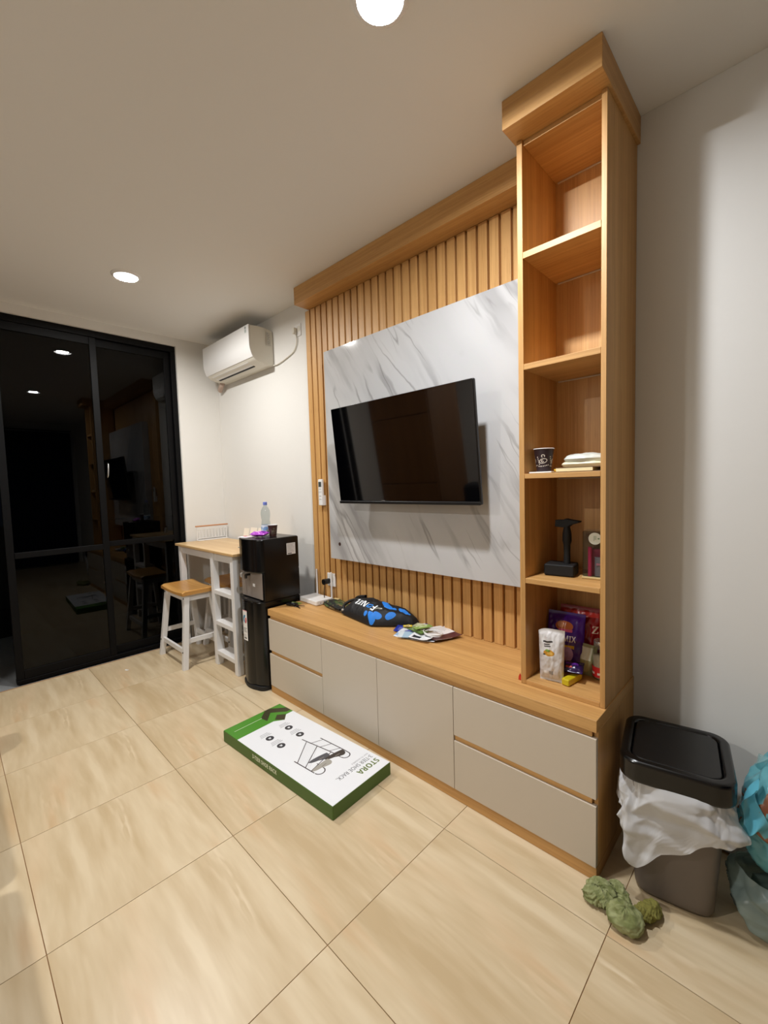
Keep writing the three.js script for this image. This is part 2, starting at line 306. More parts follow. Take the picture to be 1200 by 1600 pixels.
// ------------------------------------------------------------------ air conditioner with drain pipe, cord and socket
{
  const t = thing('air_conditioner', 'white split air conditioner high on the wall beside the glass door', 'air conditioner', [-3.766, 0, 0]);
  const W = 0.79;
  const prof = (pts, d) => { const g = extr(poly(pts), d, 0.003, 1); g.rotateY(Math.PI / 2); g.translate(0, 0, 0); return g; };
  // shape x -> -z after rotation; give points as [-z, y]
  const s = new THREE.Shape(); s.moveTo(-0.002, 2.292); s.lineTo(-0.002, 2.555); s.quadraticCurveTo(-0.06, 2.572, -0.13, 2.57); s.lineTo(-0.197, 2.563); s.lineTo(-0.2, 2.42); s.bezierCurveTo(-0.198, 2.36, -0.185, 2.325, -0.14, 2.308); s.lineTo(-0.06, 2.292); s.closePath();
  const body = extr(s, W - 0.006, 0.003, 1, 12); body.rotateY(Math.PI / 2); body.translate(0.008, 0, 0);
  mesh('casing', body, M.creamPlastic, t);
  const fp = surf(2, 24, (u, v) => { const y = mix(2.566, 2.335, v), b = clamp((2.43 - y) / 0.1); return [mix(0.001, W + 0.007, u), y, 0.2085 - 0.028 * b * b]; });
  const fpb = surf(2, 24, (u, v) => { const y = mix(2.335, 2.566, v), b = clamp((2.43 - y) / 0.1); return [mix(0.001, W + 0.007, u), y, 0.2015 - 0.028 * b * b]; });
  const edge = surf(1, 24, (u, v) => { const y = mix(2.335, 2.566, v), b = clamp((2.43 - y) / 0.1); return [W + 0.007, y, mix(0.2085, 0.2015, u) - 0.028 * b * b]; });
  const edge2 = surf(1, 24, (u, v) => { const y = mix(2.566, 2.335, v), b = clamp((2.43 - y) / 0.1); return [0.001, y, mix(0.2085, 0.2015, u) - 0.028 * b * b]; });
  const eb = surf(2, 1, (u, v) => [mix(0.001, W + 0.007, u), 2.335, mix(0.1827, 0.1757, v)]), et = surf(2, 1, (u, v) => [mix(0.001, W + 0.007, u), 2.566, mix(0.2015, 0.2085, v)]);
  mesh('front_panel', mergeGeometries([fp, fpb, edge, edge2, eb, et]), M.whitePlastic, t);
  const q = Math.atan2(0.026, 0.085);
  mesh('louver', box(0.62, 0.006, 0.052, 0.002), M.whitePlastic, t, [0.37, 2.3115, 0.138], [-0.36, 0, 0]);
  mesh('air_slot', box(0.6, 0.006, 0.014, 0.001), M.blackMatte, t, [0.38, 2.2995, 0.1045], [-0.2, 0, 0]);
  mesh('energy_sticker', fit(box(0.03, 0.052, 0.0012, 0.0004), 'x', 'y'), new THREE.MeshStandardMaterial({ map: canvasTex(64, 112, (g, w, h) => { g.fillStyle = '#dfe3e2'; g.fillRect(0, 0, w, h); g.fillStyle = '#3b3f42'; g.beginPath(); g.arc(w / 2, 28, 20, 0, 7); g.fill(); g.fillStyle = '#c9cfcc'; g.beginPath(); g.arc(w / 2, 30, 9, 0, 7); g.fill(); g.fillStyle = '#a8b0aa'; g.fillRect(10, 58, 44, 44); }), roughness: 0.5 }), t, [0.752, 2.535, 0.2092]);
  mesh('side_sticker', fit(box(0.0012, 0.1, 0.038, 0.0004), '-z', 'y'), new THREE.MeshStandardMaterial({ map: canvasTex(64, 160, (g, w, h) => { g.fillStyle = '#c9c5b9'; g.fillRect(0, 0, w, h); g.strokeStyle = '#77746d'; g.lineWidth = 3; for (let i = 0; i < 14; i++) { g.beginPath(); g.moveTo(8, 10 + i * 10); g.lineTo(20 + 36 * hash(i, 3, 1), 10 + i * 10); g.stroke(); } }), roughness: 0.5 }), t, [0.801, 2.49, 0.045]);
  for (const x of [0.035, 0.76]) mesh('badge', box(0.02, 0.006, 0.001, 0.0003), std('#8b8b88', 0.5), t, [x, 2.352, 0.1885], [0.35, 0, 0]);
  mesh('wrapped_pipe', tube([[0.02, 2.315, 0.05], [0.012, 2.285, 0.052], [-0.03, 2.265, 0.045], [-0.075, 2.25, 0.03]], 0.022, 20, 12), std('#b9a497', 0.8), t);
  mesh('power_cord', tube([[0.8, 2.296, 0.012], [0.86, 2.295, 0.01], [0.98, 2.315, 0.008], [1.08, 2.345, 0.008], [1.115, 2.39, 0.009], [1.118, 2.44, 0.012], [1.112, 2.462, 0.022]], 0.0045, 50), M.creamPlastic, t);
  mesh('plug', box(0.028, 0.045, 0.03, 0.008), M.creamPlastic, t, [1.112, 2.474, 0.021]);
}
{
  const t = thing('wall_socket', 'small white socket plate on the wall right of the air conditioner', 'wall socket', [-2.645, 2.473, 0.001]);
  mesh('plate', box(0.075, 0.085, 0.005, 0.002), M.whitePlastic, t, [0.01, 0.004, 0.0025]);
  mesh('outlet', cyl(0.02, 0.02, 0.002, 24), M.creamPlastic, t, [0.022, 0.012, 0.0058], [Math.PI / 2, 0, 0]);
}
{
  const t = thing('remote_control', 'slim white air conditioner remote hanging on the oak slats', 'remote control', [-2.358, 1.308, 0.0402]);
  mesh('holder', box(0.05, 0.07, 0.022, 0.004), M.whitePlastic, t, [0, -0.055, 0.0112]);
  mesh('body', box(0.044, 0.18, 0.018, 0.006), M.whitePlastic, t, [0, 0, 0.022]);
  mesh('display', box(0.03, 0.034, 0.001, 0.0004), std('#4a5150', 0.3), t, [0, 0.055, 0.0314]);
  for (const [x, y, w, h] of [[0, 0.024, 0.02, 0.006], [-0.009, 0.004, 0.009, 0.008], [0.009, 0.004, 0.009, 0.008], [0, -0.024, 0.022, 0.007], [0, -0.045, 0.022, 0.006]]) mesh('button', box(w, h, 0.0015, 0.0006), std('#bfc2c2', 0.5), t, [x, y, 0.0316]);
}

// ------------------------------------------------------------------ things on the worktop
{
  const t = thing('wall_socket', 'white socket plate with a black adapter on the lowest oak slats', 'wall socket', [-2.3, 0.708, 0.0402]);
  mesh('plate', box(0.082, 0.09, 0.01, 0.003), M.whitePlastic, t, [0, 0, 0.0052]);
  mesh('outlet', cyl(0.022, 0.022, 0.003, 24), M.creamPlastic, t, [0.004, 0.012, 0.0112], [Math.PI / 2, 0, 0]);
}
{
  const t = thing('power_adapter', 'round black power adapter plugged in behind the white router', 'adapter', [-2.315, 0.695, 0.0515]);
  mesh('body', cyl(0.02, 0.018, 0.05, 20), M.blackPlastic, t, [-0.004, 0.004, 0.026], [Math.PI / 2, 0, 0.0]);
  mesh('cable', tube([[-0.004, -0.012, 0.04], [-0.004, -0.05, 0.045], [0.0, -0.1, 0.05], [0.0, -0.128, 0.05]], 0.003, 24, 6), M.blackPlastic, t);
}
{
  const t = thing('router', 'flat white wifi router with two upright antennas on the worktop', 'router', [-2.378, CT, 0.126], -0.06);
  const g = extr(roundRect(0.205, 0.135, 0.012), 0.022, 0.004, 2); g.rotateX(-Math.PI / 2); g.translate(0, 0.006, 0);
  mesh('body', g, M.whitePlastic, t);
  for (const [x, z] of [[-0.085, -0.05], [0.085, -0.05], [-0.085, 0.05], [0.085, 0.05]]) mesh('foot', cyl(0.007, 0.006, 0.006, 10), M.white, t, [x, 0.003, z]);
  const lb = new THREE.MeshStandardMaterial({ roughness: 0.5, map: canvasTex(128, 80, (g, w, h) => { g.fillStyle = '#e9e6e6'; g.fillRect(0, 0, w, h); g.fillStyle = '#8d3f58'; for (let i = 0; i < 3; i++) g.fillRect(14, 12 + i * 10, 44 + 30 * hash(i, 2, 2), 5); g.fillStyle = '#555'; for (let i = 0; i < 10; i++) for (let j = 0; j < 8; j++) if (hash(i, j, 9) > 0.5) g.fillRect(18 + i * 4, 44 + j * 4, 4, 4); for (let i = 0; i < 4; i++) g.fillRect(68, 46 + i * 8, 44, 3); }) });
  mesh('printed_label', box(0.075, 0.0008, 0.048, 0.0002, 'z'), lb, t, [0.005, 0.0286, -0.005]);
  { const pg = t.children[t.children.length - 1].geometry, p = pg.attributes.position, uv = pg.attributes.uv; for (let i = 0; i < p.count; i++) uv.setXY(i, p.getX(i) / 0.075 + 0.5, 0.5 - p.getZ(i) / 0.048); }
  for (const x of [-0.088, 0.088]) { mesh('antenna', mergeGeometries([cyl(0.0055, 0.0065, 0.18, 12).translate(0, 0.106, 0), new THREE.SphereGeometry(0.0055, 12, 8).translate(0, 0.196, 0), cyl(0.008, 0.008, 0.02, 12).rotateX(Math.PI / 2).translate(0, 0.014, 0.004)]), M.whitePlastic, t, [x, 0.004, -0.071]); }
  mesh('reset_port', box(0.001, 0.004, 0.008, 0.0004), M.blackMatte, t, [0.1022, 0.014, 0.03]);
}
{
  const t = thing('key_fob', 'black key fob with keys on a green card by the router', 'key fob', [-2.425, CT, 0.285], 0.3);
  t.scale.setScalar(1.25);
  mesh('card', box(0.07, 0.0015, 0.05, 0.0005), std('#7d9a34', 0.5), t, [-0.014, 0.001, -0.032]);
  mesh('fob', box(0.06, 0.014, 0.034, 0.006), M.blackPlastic, t, [0, 0.009, 0.004]);
  mesh('fob_button', box(0.014, 0.003, 0.01, 0.001), std('#9a9a9a', 0.4), t, [0.006, 0.0165, 0.004]);
  mesh('key_ring', new THREE.TorusGeometry(0.013, 0.0014, 6, 24).rotateX(Math.PI / 2), M.chrome, t, [0.036, 0.003, 0.012]);
  for (const a of [0.2, -0.5]) mesh('key', mergeGeometries([cyl(0.009, 0.009, 0.002, 14).translate(0.008, 0, 0), box(0.034, 0.002, 0.005, 0.0005).translate(0.032, 0, 0)].map(g => g.index ? g.toNonIndexed() : g)), a > 0 ? std('#2a1712', 0.4) : M.blackPlastic, t, [0.034, 0.0035 + (a > 0 ? 0.003 : 0), 0.012], [0, a, 0]);
}
// bag-like closed cushion: outline half width as function of s, height profile
function pillow(L, W, H, outline, s0 = 1, amp = 0.006, nu = 64, nv = 40, crest = 0.5) {
  const hfn = (u, v) => { const a = Math.abs(2 * u - 1), b = v < crest ? (crest - v) / crest : (v - crest) / (1 - crest); return Math.pow(clamp(1 - Math.pow(a, 3.2)), 0.5) * Math.pow(clamp(1 - Math.pow(b, crest < 0.5 ? 1.9 : 2.6)), 0.55); };
  const P = (u, v, top) => {
    const [zc, hw] = outline(u), x = (u - 0.5) * L, z = zc + (v - 0.5) * 2 * hw; const h = hfn(u, v);
    const n = fb3(x * 22, z * 22, s0, s0) * amp * Math.min(1, h * 2) + Math.abs(fb3(x * 9 + z * 14, z * 4, s0 + 3, s0 + 2)) * amp * 1.6 * Math.min(1, h * 2);
    return [x, top ? 0.012 + h * H * (1 - 0.25 * u) + n : 0.012 - 0.0105 * Math.min(1, h * 3), z];
  };
  const g1 = surf(nu, nv, (u, v) => P(u, v, true), false, (u, v) => [u, 1 - v]);
  const g2 = surf(nu, nv, (u, v) => P(u, 1 - v, false), false, (u, v) => [0.02 + 0.01 * u, 0.02]);
  for (const g of [g1, g2]) { }
  return fixUp(g1, g2);
}
function flip(g) { const i = g.index.array; for (let k = 0; k < i.length; k += 3) { const t = i[k]; i[k] = i[k + 1]; i[k + 1] = t; } g.computeVertexNormals(); return g; }
function fixUp(g1, g2) { flip(g1); flip(g2); return mergeGeometries([g1, g2]); }
{
  const t = thing('pouch', 'dark green camouflage mesh pouch half under the black bag', 'pouch', [-2.125, CT, 0.12], -0.2);
  const cam = new THREE.MeshStandardMaterial({ roughness: 0.8, bumpMap: clothBump, bumpScale: 0.001, map: dataTex(128, 128, (u, v) => { const a = fbm(u, v, 5, 5, 3, 31), b = fbm(u, v, 8, 8, 2, 32); return a > 0.56 ? [66, 84, 40] : b > 0.58 ? [112, 96, 64] : a < 0.42 ? [22, 22, 18] : [40, 52, 30]; }) });
  mesh('fabric_body', pillow(0.28, 0.12, 0.03, u => [0.01 * Math.sin(u * 3), 0.058 + 0.006 * Math.sin(u * 5)], 9, 0.004, 40, 24), cam, t);
  mesh('zip_band', tube([[-0.13, 0.02, 0.05], [-0.06, 0.026, 0.062], [0.02, 0.026, 0.066], [0.1, 0.022, 0.06]], 0.006, 30, 8), M.blackMatte, t);
  mesh('zip_pull', new THREE.SphereGeometry(0.006, 12, 8), M.chrome, t, [-0.132, 0.022, 0.054]);
  mesh('tan_tag', box(0.045, 0.003, 0.018, 0.001), std('#c8b27c', 0.6), t, [-0.05, 0.05, 0.0], [0.1, 0.2, 0]);
}
{
  const t = thing('drawstring_bag', 'padded black bag with blue blotches and white lettering on the worktop', 'bag', [-1.765, CT, 0.048]);
  const map = canvasTex(1024, 512, (g, w, h) => {
    g.fillStyle = '#0d0e11'; g.fillRect(0, 0, w, h); g.fillStyle = '#1f7fe0';
    const blob = (pts) => { g.beginPath(); for (const [x, y, rx, ry] of pts) { g.moveTo(x + rx, y); g.ellipse(x, y, rx, ry, 0.5, 0, 7); } g.fill(); };
    blob([[600, 150, 46, 44], [650, 195, 50, 40], [700, 235, 52, 44], [770, 270, 50, 36]]); blob([[880, 225, 60, 50], [920, 240, 40, 40]]);
    blob([[610, 462, 80, 36], [680, 440, 56, 36]]); blob([[500, 455, 26, 28]]); blob([[810, 430, 44, 54]]);
    g.strokeStyle = '#4fa2ee'; g.lineWidth = 8; g.beginPath(); g.moveTo(500, 150); g.lineTo(550, 144); g.stroke();
    g.save(); g.translate(390, 335); g.rotate(Math.PI + 0.06); g.transform(1, 0, -0.18, 1, 0, 0); g.font = 'bold 138px sans-serif'; g.textBaseline = 'middle'; g.textAlign = 'left';
    let x = -215; for (const ch of 'FONEL') { g.fillStyle = ch === 'O' ? '#2f86dd' : '#eef2f4'; g.fillText(ch, x, 0); x += g.measureText(ch).width * 0.97; } g.restore();
    g.save(); g.translate(640, 340); g.rotate(-0.5); g.fillStyle = '#b9b9ad'; g.fillRect(-40, -11, 80, 22); g.fillStyle = '#333'; g.fillRect(-34, -4, 60, 4); g.fillRect(-34, 3, 48, 3); g.restore();
  });
  const mat = new THREE.MeshStandardMaterial({ map, roughness: 0.62, bumpMap: clothBump, bumpScale: 0.0004 });
  const edge = u => { const back = 0.012 - 0.008 * u, front = u < 0.62 ? mix(0.165, 0.215, u / 0.62) : mix(0.215, 0.06, Math.pow((u - 0.62) / 0.38, 1.2)); return [(back + front) / 2, (front - back) / 2]; };
  mesh('bag_body', pillow(0.49, 0.2, 0.105, edge, 21, 0.007, 80, 48, 0.3), mat, t);
  mesh('carry_strap', tube([[-0.235, 0.03, 0.03], [-0.25, 0.066, 0.035], [-0.215, 0.09, 0.045], [-0.13, 0.112, 0.06]], 0.009, 30, 8), M.blackMatte, t);
  mesh('carry_strap', tube([[-0.235, 0.022, 0.15], [-0.25, 0.05, 0.135], [-0.22, 0.078, 0.11], [-0.15, 0.098, 0.09]], 0.009, 30, 8), M.blackMatte, t);
  mesh('cord_lock', new THREE.SphereGeometry(0.008, 12, 8), std('#b9b3aa', 0.4), t, [-0.236, 0.03, 0.158]);
}
// sheets and sachets on the worktop
function sheet(w, d, curl = 0.004, th = 0.0012) {
  const f = (u, v) => curl * (Math.pow(Math.abs(2 * u - 1), 3) + 0.6 * Math.sin(v * 4 + u * 3)) * 0.6;
  const a = surf(12, 10, (u, v) => [(u - 0.5) * w, th + Math.max(0, f(u, v)), (v - 0.5) * d], false, (u, v) => [u, 1 - v]); flip(a);
  const b = surf(12, 10, (u, v) => [(u - 0.5) * w, Math.max(0, f(u, v)), (v - 0.5) * d], false, (u, v) => [u, 1 - v]);
  const e = [surf(12, 1, (u, v) => [(u - 0.5) * w, th * v + Math.max(0, f(u, 1)), d / 2]), surf(12, 1, (u, v) => [(0.5 - u) * w, th * v + Math.max(0, f(1 - u, 0)), -d / 2]), surf(10, 1, (u, v) => [w / 2, th * v + Math.max(0, f(1, 1 - u)), (0.5 - u) * d]), surf(10, 1, (u, v) => [-w / 2, th * v + Math.max(0, f(0, u)), (u - 0.5) * d])];
  return mergeGeometries([a, b, ...e]);
}
function packet(w, h, d, amp = 0.003, s = 1, crimp = 0.03, nu = 28, nv = 36) {        // upright sealed packet, front +z, base at y 0
  const P = (u, v, sgn) => {
    const a = Math.abs(2 * u - 1), c = crimp / h, vv = clamp((v - c) / (1 - 2 * c));
    let t = (v < c || v > 1 - c) ? 0 : Math.pow(1 - Math.pow(a, 2.4), 0.6) * Math.pow(Math.sin(Math.PI * vv), 0.5);
    const x = (u - 0.5) * w * (1 - 0.05 * t * Math.sin(Math.PI * v));
    const n = (fb3(x * 30, v * h * 30, sgn * 2 + s, s) + 0.7 * fb3(x * 70, v * h * 18, s, s + 5)) * amp * Math.min(1, t * 3);
    return [x, v * h, sgn * (0.0008 + d / 2 * t) + n * sgn];
  };
  const a = surf(nu, nv, (u, v) => P(u, v, 1), false, (u, v) => [u, v]), b = surf(nu, nv, (u, v) => P(1 - u, v, -1), false, (u, v) => [u, v]);
  return mergeGeometries([a, b]);
}
function printed(w, h, draw, r = 0.35, o = {}) { return new THREE.MeshPhysicalMaterial({ map: canvasTex(w, h, draw), roughness: r, side: THREE.DoubleSide, ...o }); }
const lines = (g, x, y, w, n, dy, c, lw = 3) => { g.fillStyle = c; for (let i = 0; i < n; i++) g.fillRect(x, y + i * dy, w * (0.6 + 0.4 * hash(i, n, 7)), lw); };
{
  const cx = -1.435, cz = 0.155;
  const leaf = (name, label, w, d, x, y, z, ry, draw) => solo(name, sheet(w, d, 0.009), printed(192, 256, draw, 0.35), label, 'leaflet', [cx + x, CT + y, cz + z], [0, ry, 0]);
  leaf('leaflet', 'white printed leaflet at the bottom of the pile beside the black bag', 0.23, 0.17, 0.02, 0.0005, 0.02, 0.25, (g, w, h) => { g.fillStyle = '#e6ebf2'; g.fillRect(0, 0, w, h); g.fillStyle = '#9db9d8'; g.fillRect(0, h * 0.72, w, h * 0.2); lines(g, 14, 24, 150, 9, 14, '#7c8796'); });
  leaf('leaflet', 'deep blue leaflet at the left of the pile beside the black bag', 0.15, 0.15, -0.075, 0.0055, -0.015, 0.4, (g, w, h) => { g.fillStyle = '#25369c'; g.fillRect(0, 0, w, h); g.fillStyle = '#5468cf'; g.fillRect(20, 30, 70, 80); lines(g, 20, 150, 140, 5, 16, '#c9cff0'); });
  leaf('leaflet', 'maroon and white leaflet at the right of the paper pile', 0.17, 0.16, 0.11, 0.0105, -0.03, -0.35, (g, w, h) => { g.fillStyle = '#e9e6e6'; g.fillRect(0, 0, w, h); g.fillStyle = '#4d1f2c'; g.fillRect(w * 0.62, 0, w * 0.38, h); g.fillStyle = '#8b3348'; g.fillRect(10, h * 0.8, w * 0.5, 26); lines(g, 12, 20, 90, 9, 14, '#777'); });
  leaf('leaflet', 'pale blue folded paper at the front edge of the paper pile', 0.075, 0.08, -0.012, 0.012, 0.095, 0.5, (g, w, h) => { g.fillStyle = '#a8c3d6'; g.fillRect(0, 0, w, h); g.fillStyle = '#dbe6ec'; g.fillRect(0, 0, w * 0.3, h); });
  leaf('leaflet', 'white photo leaflet with dark pictures at the front right of the pile', 0.11, 0.09, 0.075, 0.0155, 0.07, 0.15, (g, w, h) => { g.fillStyle = '#edeff2'; g.fillRect(0, 0, w, h); g.fillStyle = '#2c2f3c'; g.fillRect(20, 150, 80, 70); g.fillStyle = '#7a8494'; g.fillRect(110, 30, 60, 80); lines(g, 20, 30, 70, 6, 16, '#888'); });
  leaf('leaflet', 'grey blue catalogue sheet sticking out at the back of the pile', 0.15, 0.11, 0.0, 0.0035, -0.04, -0.3, (g, w, h) => { g.fillStyle = '#8a9ab0'; g.fillRect(0, 0, w, h); g.fillStyle = '#e6e9ee'; g.fillRect(0, 0, w, 60); lines(g, 16, 80, 150, 8, 18, '#dfe4ea'); });
  const sachet = (label, c, c2, w, h, x, y, z, ry, s) => solo('sachet', packet(w, h, 0.014, 0.002, s, 0.008, 16, 20).rotateX(-Math.PI / 2), printed(128, 128, (g, W, H) => { g.fillStyle = c; g.fillRect(0, 0, W, H); g.fillStyle = c2; g.fillRect(14, 30, 90, 34); g.fillRect(30, 84, 60, 12); }, 0.3), label, 'sachet', [cx + x, CT + y, cz + z], [0, ry, 0]);
  sachet('crumpled pale olive sachet at the back of the paper pile', '#a8aa84', '#d9dcc0', 0.09, 0.06, -0.005, 0.027, -0.005, 0.2, 3);
  sachet('green sachet lying flat in the middle of the paper pile', '#5e7a3e', '#b9c893', 0.11, 0.05, 0.015, 0.028, 0.065, -0.15, 4);
  sachet('light green sachet leaning on top of the paper pile', '#86a153', '#dfe6bf', 0.1, 0.045, 0.055, 0.043, 0.025, 1.15, 5);
  sachet('small yellow sachet on the blue leaflet of the pile', '#d9bd2c', '#6b4f1e', 0.05, 0.03, -0.075, 0.018, 0.01, 0.7, 6);
  const cable = []; for (let i = 0; i <= 40; i++) { const a = i / 40 * Math.PI * 5; cable.push([0.05 * Math.cos(a) * (1 + 0.12 * Math.sin(i)), 0.004 + 0.002 * (i / 8) , 0.04 * Math.sin(a)]); }
  solo('charging_cable', tube(cable, 0.0025, 200, 8), M.whitePlastic, 'thin white cable coiled on the paper pile', 'cable', [cx + 0.105, CT + 0.0195, cz + 0.02]);
  solo('red_tag', extr(poly([[-0.006, 0], [0.006, 0], [0.007, 0.012], [0, 0.026], [-0.005, 0.014]]), 0.004, 0.001, 1), std('#c9321f', 0.5), 'tiny red tag on the worktop against the shelf tower', 'tag', [-0.784, CT + 0.0003, 0.32]);
}

// ------------------------------------------------------------------ water dispenser and what stands on it
{
  const t = thing('water_dispenser', 'tall glossy black water dispenser between bar table and cabinet', 'water dispenser', [-2.655, 0, 0]);
  const plan = (w, zb, zf, r, bulge) => { const s = new THREE.Shape(); s.moveTo(-w / 2, -zb); s.lineTo(w / 2, -zb); s.lineTo(w / 2, -(zf - r)); s.quadraticCurveTo(w / 2, -zf + r * 0.15, w / 2 - r, -zf); s.quadraticCurveTo(0, -zf - bulge, -w / 2 + r, -zf); s.quadraticCurveTo(-w / 2, -zf + r * 0.15, -w / 2, -(zf - r)); s.closePath(); return s; };
  const up = (s, y0, y1, b = 0.004) => { const g = extr(s, y1 - y0 - 2 * b, b, 2, 16); g.rotateX(-Math.PI / 2); g.translate(0, y0 + b, 0); return g; };
  const W = 0.292;
  mesh('base', up(plan(W - 0.02, 0.17, 0.49, 0.06, 0.03), 0.0005, 0.03), M.blackMatte, t);
  mesh('lower_body', up(plan(W - 0.008, 0.165, 0.485, 0.075, 0.04), 0.03, 0.60, 0.008), M.blackGloss, t);
  mesh('middle_body', up(plan(W, 0.165, 0.445, 0.012, 0.0), 0.601, 0.789, 0.0015), M.blackGloss, t);
  mesh('upper_body', up(plan(W, 0.165, 0.475, 0.06, 0.03), 0.79, 1.014, 0.008), M.blackGloss, t);
  mesh('alcove_panel', box(W - 0.024, 0.176, 0.006, 0.002), phys('#8d8279', 0.45), t, [0, 0.701, 0.4475]);
  mesh('drip_tray', up(plan(W - 0.06, 0.452, 0.487, 0.03, 0.03), 0.6005, 0.607, 0.002), M.blackPlastic, t);
  mesh('side_panel', box(0.002, 0.406, 0.262, 0.0008), M.blackGloss, t, [W / 2 + 0.0006, 0.806, 0.299]);
  for (const [x, m] of [[-0.085, phys('#a9a39b', 0.3)], [-0.02, M.blackPlastic]]) mesh('spout', mergeGeometries([cyl(0.009, 0.007, 0.026, 16).toNonIndexed(), box(0.018, 0.014, 0.034, 0.004).translate(0, 0.01, -0.014)].map(g => g.index ? g.toNonIndexed() : g)), m, t, [x, 0.758, 0.478]);
  mesh('white_tag', box(0.028, 0.02, 0.001, 0.0003), M.white, t, [0.03, 0.70, 0.4508]);
  mesh('brand_strip', box(0.03, 0.006, 0.0012, 0.0004), std('#9c9c9c', 0.4), t, [-0.075, 0.952, 0.4905], [0, -0.12, 0]);
  mesh('push_button', box(0.03, 0.004, 0.016, 0.001), M.chrome, t, [-0.02, 0.609, 0.485]);
  const ener = printed(96, 256, (g, w, h) => { g.fillStyle = '#eceae6'; g.fillRect(0, 0, w, h); g.fillStyle = '#2b7fa8'; g.beginPath(); g.arc(44, 74, 34, 1.6, 5.2); g.lineTo(44, 74); g.fill(); g.fillStyle = '#c6404a'; g.beginPath(); g.arc(56, 80, 30, -0.9, 1.7); g.lineTo(50, 78); g.fill(); g.fillStyle = '#e8c4b4'; g.beginPath(); g.arc(50, 76, 14, 0, 7); g.fill(); g.fillStyle = '#f2b8b8'; g.fillRect(0, 0, 96, 8); lines(g, 14, 150, 70, 4, 10, '#555', 4); lines(g, 14, 210, 70, 3, 12, '#888', 3); g.fillStyle = '#222'; g.fillRect(20, 232, 50, 10); }, 0.4);
  const eg = surf(8, 1, (u, v) => { const a = mix(-0.036, 0.022, u); return [a, mix(0.33, 0.535, v), 0.5085 - 1.3 * a * a]; });
  mesh('energy_label', eg, ener, t);
  const spec = printed(128, 160, (g, w, h) => { g.fillStyle = '#d9d8d6'; g.fillRect(0, 0, w, h); lines(g, 10, 12, 104, 12, 10, '#8a8a8a', 3); g.fillStyle = '#333'; g.fillRect(12, 140, 60, 12); }, 0.5);
  { const g = box(0.0012, 0.078, 0.07, 0.0004), p = g.attributes.position, uv = g.attributes.uv; for (let i = 0; i < p.count; i++) uv.setXY(i, 0.5 - p.getZ(i) / 0.07, p.getY(i) / 0.078 + 0.5); mesh('rating_label', g, spec, t, [W / 2 + 0.0022, 0.93, 0.225]); }
}
const DT = 1.0145;
{
  const t = thing('water_bottle', 'clear plastic water bottle with blue cap on the dispenser', 'bottle', [-2.735, DT, 0.275]);
  const prof = [[0, 0.001], [0.026, 0.001], [0.031, 0.006], [0.032, 0.03], [0.031, 0.06], [0.0325, 0.075], [0.031, 0.09], [0.028, 0.105], [0.029, 0.115], [0.0325, 0.135], [0.0335, 0.155], [0.031, 0.175], [0.022, 0.195], [0.0135, 0.205], [0.0125, 0.218]];
  const inner = prof.slice().reverse().map(([r, y]) => [Math.max(0, r - 0.001), y + (y < 0.002 ? 0.001 : 0)]);
  mesh('bottle_wall', lathe(prof.concat(inner), 36), phys('#f4f7f8', 0.04, { transmission: 1, thickness: 0, ior: 1.3 }), t);
  mesh('cap', lathe([[0, 0.236], [0.0125, 0.236], [0.0145, 0.233], [0.0145, 0.214], [0.013, 0.213]], 28), std('#6f7fd0', 0.4), t);
  const lab = printed(256, 128, (g, w, h) => { g.fillStyle = '#dfe9f2'; g.fillRect(0, 0, w, h); g.fillStyle = '#7fa9d6'; for (let i = 0; i < 5; i++) { g.beginPath(); g.ellipse(20 + i * 52, 60, 22, 34, 0.4, 0, 7); g.fill(); } g.fillStyle = '#3f66b0'; g.fillRect(0, 104, w, 12); }, 0.4);
  mesh('label_band', surf(36, 1, (u, v) => { const a = u * Math.PI * 2, r = 0.0331; return [r * Math.cos(a), mix(0.018, 0.074, v), r * Math.sin(-a)]; }, true), lab, t);
}
const cupPrint = (a, b) => (g, w, h) => { g.fillStyle = a; g.fillRect(0, 0, w, h); g.strokeStyle = b; g.fillStyle = b; g.lineWidth = 7; for (const cx of [64, 192, 320, 448]) { g.beginPath(); g.ellipse(cx, 140, 38, 24, -0.3, 0, 7); g.stroke(); g.beginPath(); g.arc(cx - 6, 142, 10, 0, 5); g.stroke(); g.beginPath(); g.arc(cx, 84, 14, 2, 7); g.stroke(); for (let i = 0; i < 7; i++) g.fillRect(cx - 54 + i * 17, 186 + 8 * Math.sin(i * 0.5 + 0.8), 9, 12); for (let i = 0; i < 5; i++) g.fillRect(cx - 62 + 4 * i, 90 + i * 20, 12, 9); } };
function paperCup(label, pos, ry, s, a, b) {
  const t = thing('paper_cup', label, 'cup', pos, ry);
  const wall = surf(48, 2, (u, v) => { const a = -u * Math.PI * 2, r = mix(0.0255, 0.036, v); return [s * r * Math.cos(a), s * mix(0.001, 0.085, v), s * r * Math.sin(a)]; }, true);
  mesh('cup_wall', wall, printed(512, 256, cupPrint(a, b), 0.45), t);
  mesh('cup_lining', lathe([[0, 0.0035], [0.0246, 0.0035], [0.0352, 0.085], [0.0345, 0.085], [0.024, 0.006], [0, 0.006]], 40).scale(s, s, s), M.white, t);
  mesh('rim', new THREE.TorusGeometry(0.0362, 0.0016, 8, 40).rotateX(Math.PI / 2).translate(0, 0.085, 0).scale(s, s, s), M.white, t);
}
paperCup('small brown paper cup beside the water bottle on the dispenser', [-2.63, DT, 0.285], 0.5, 0.92, '#41251f', '#8c8a78');
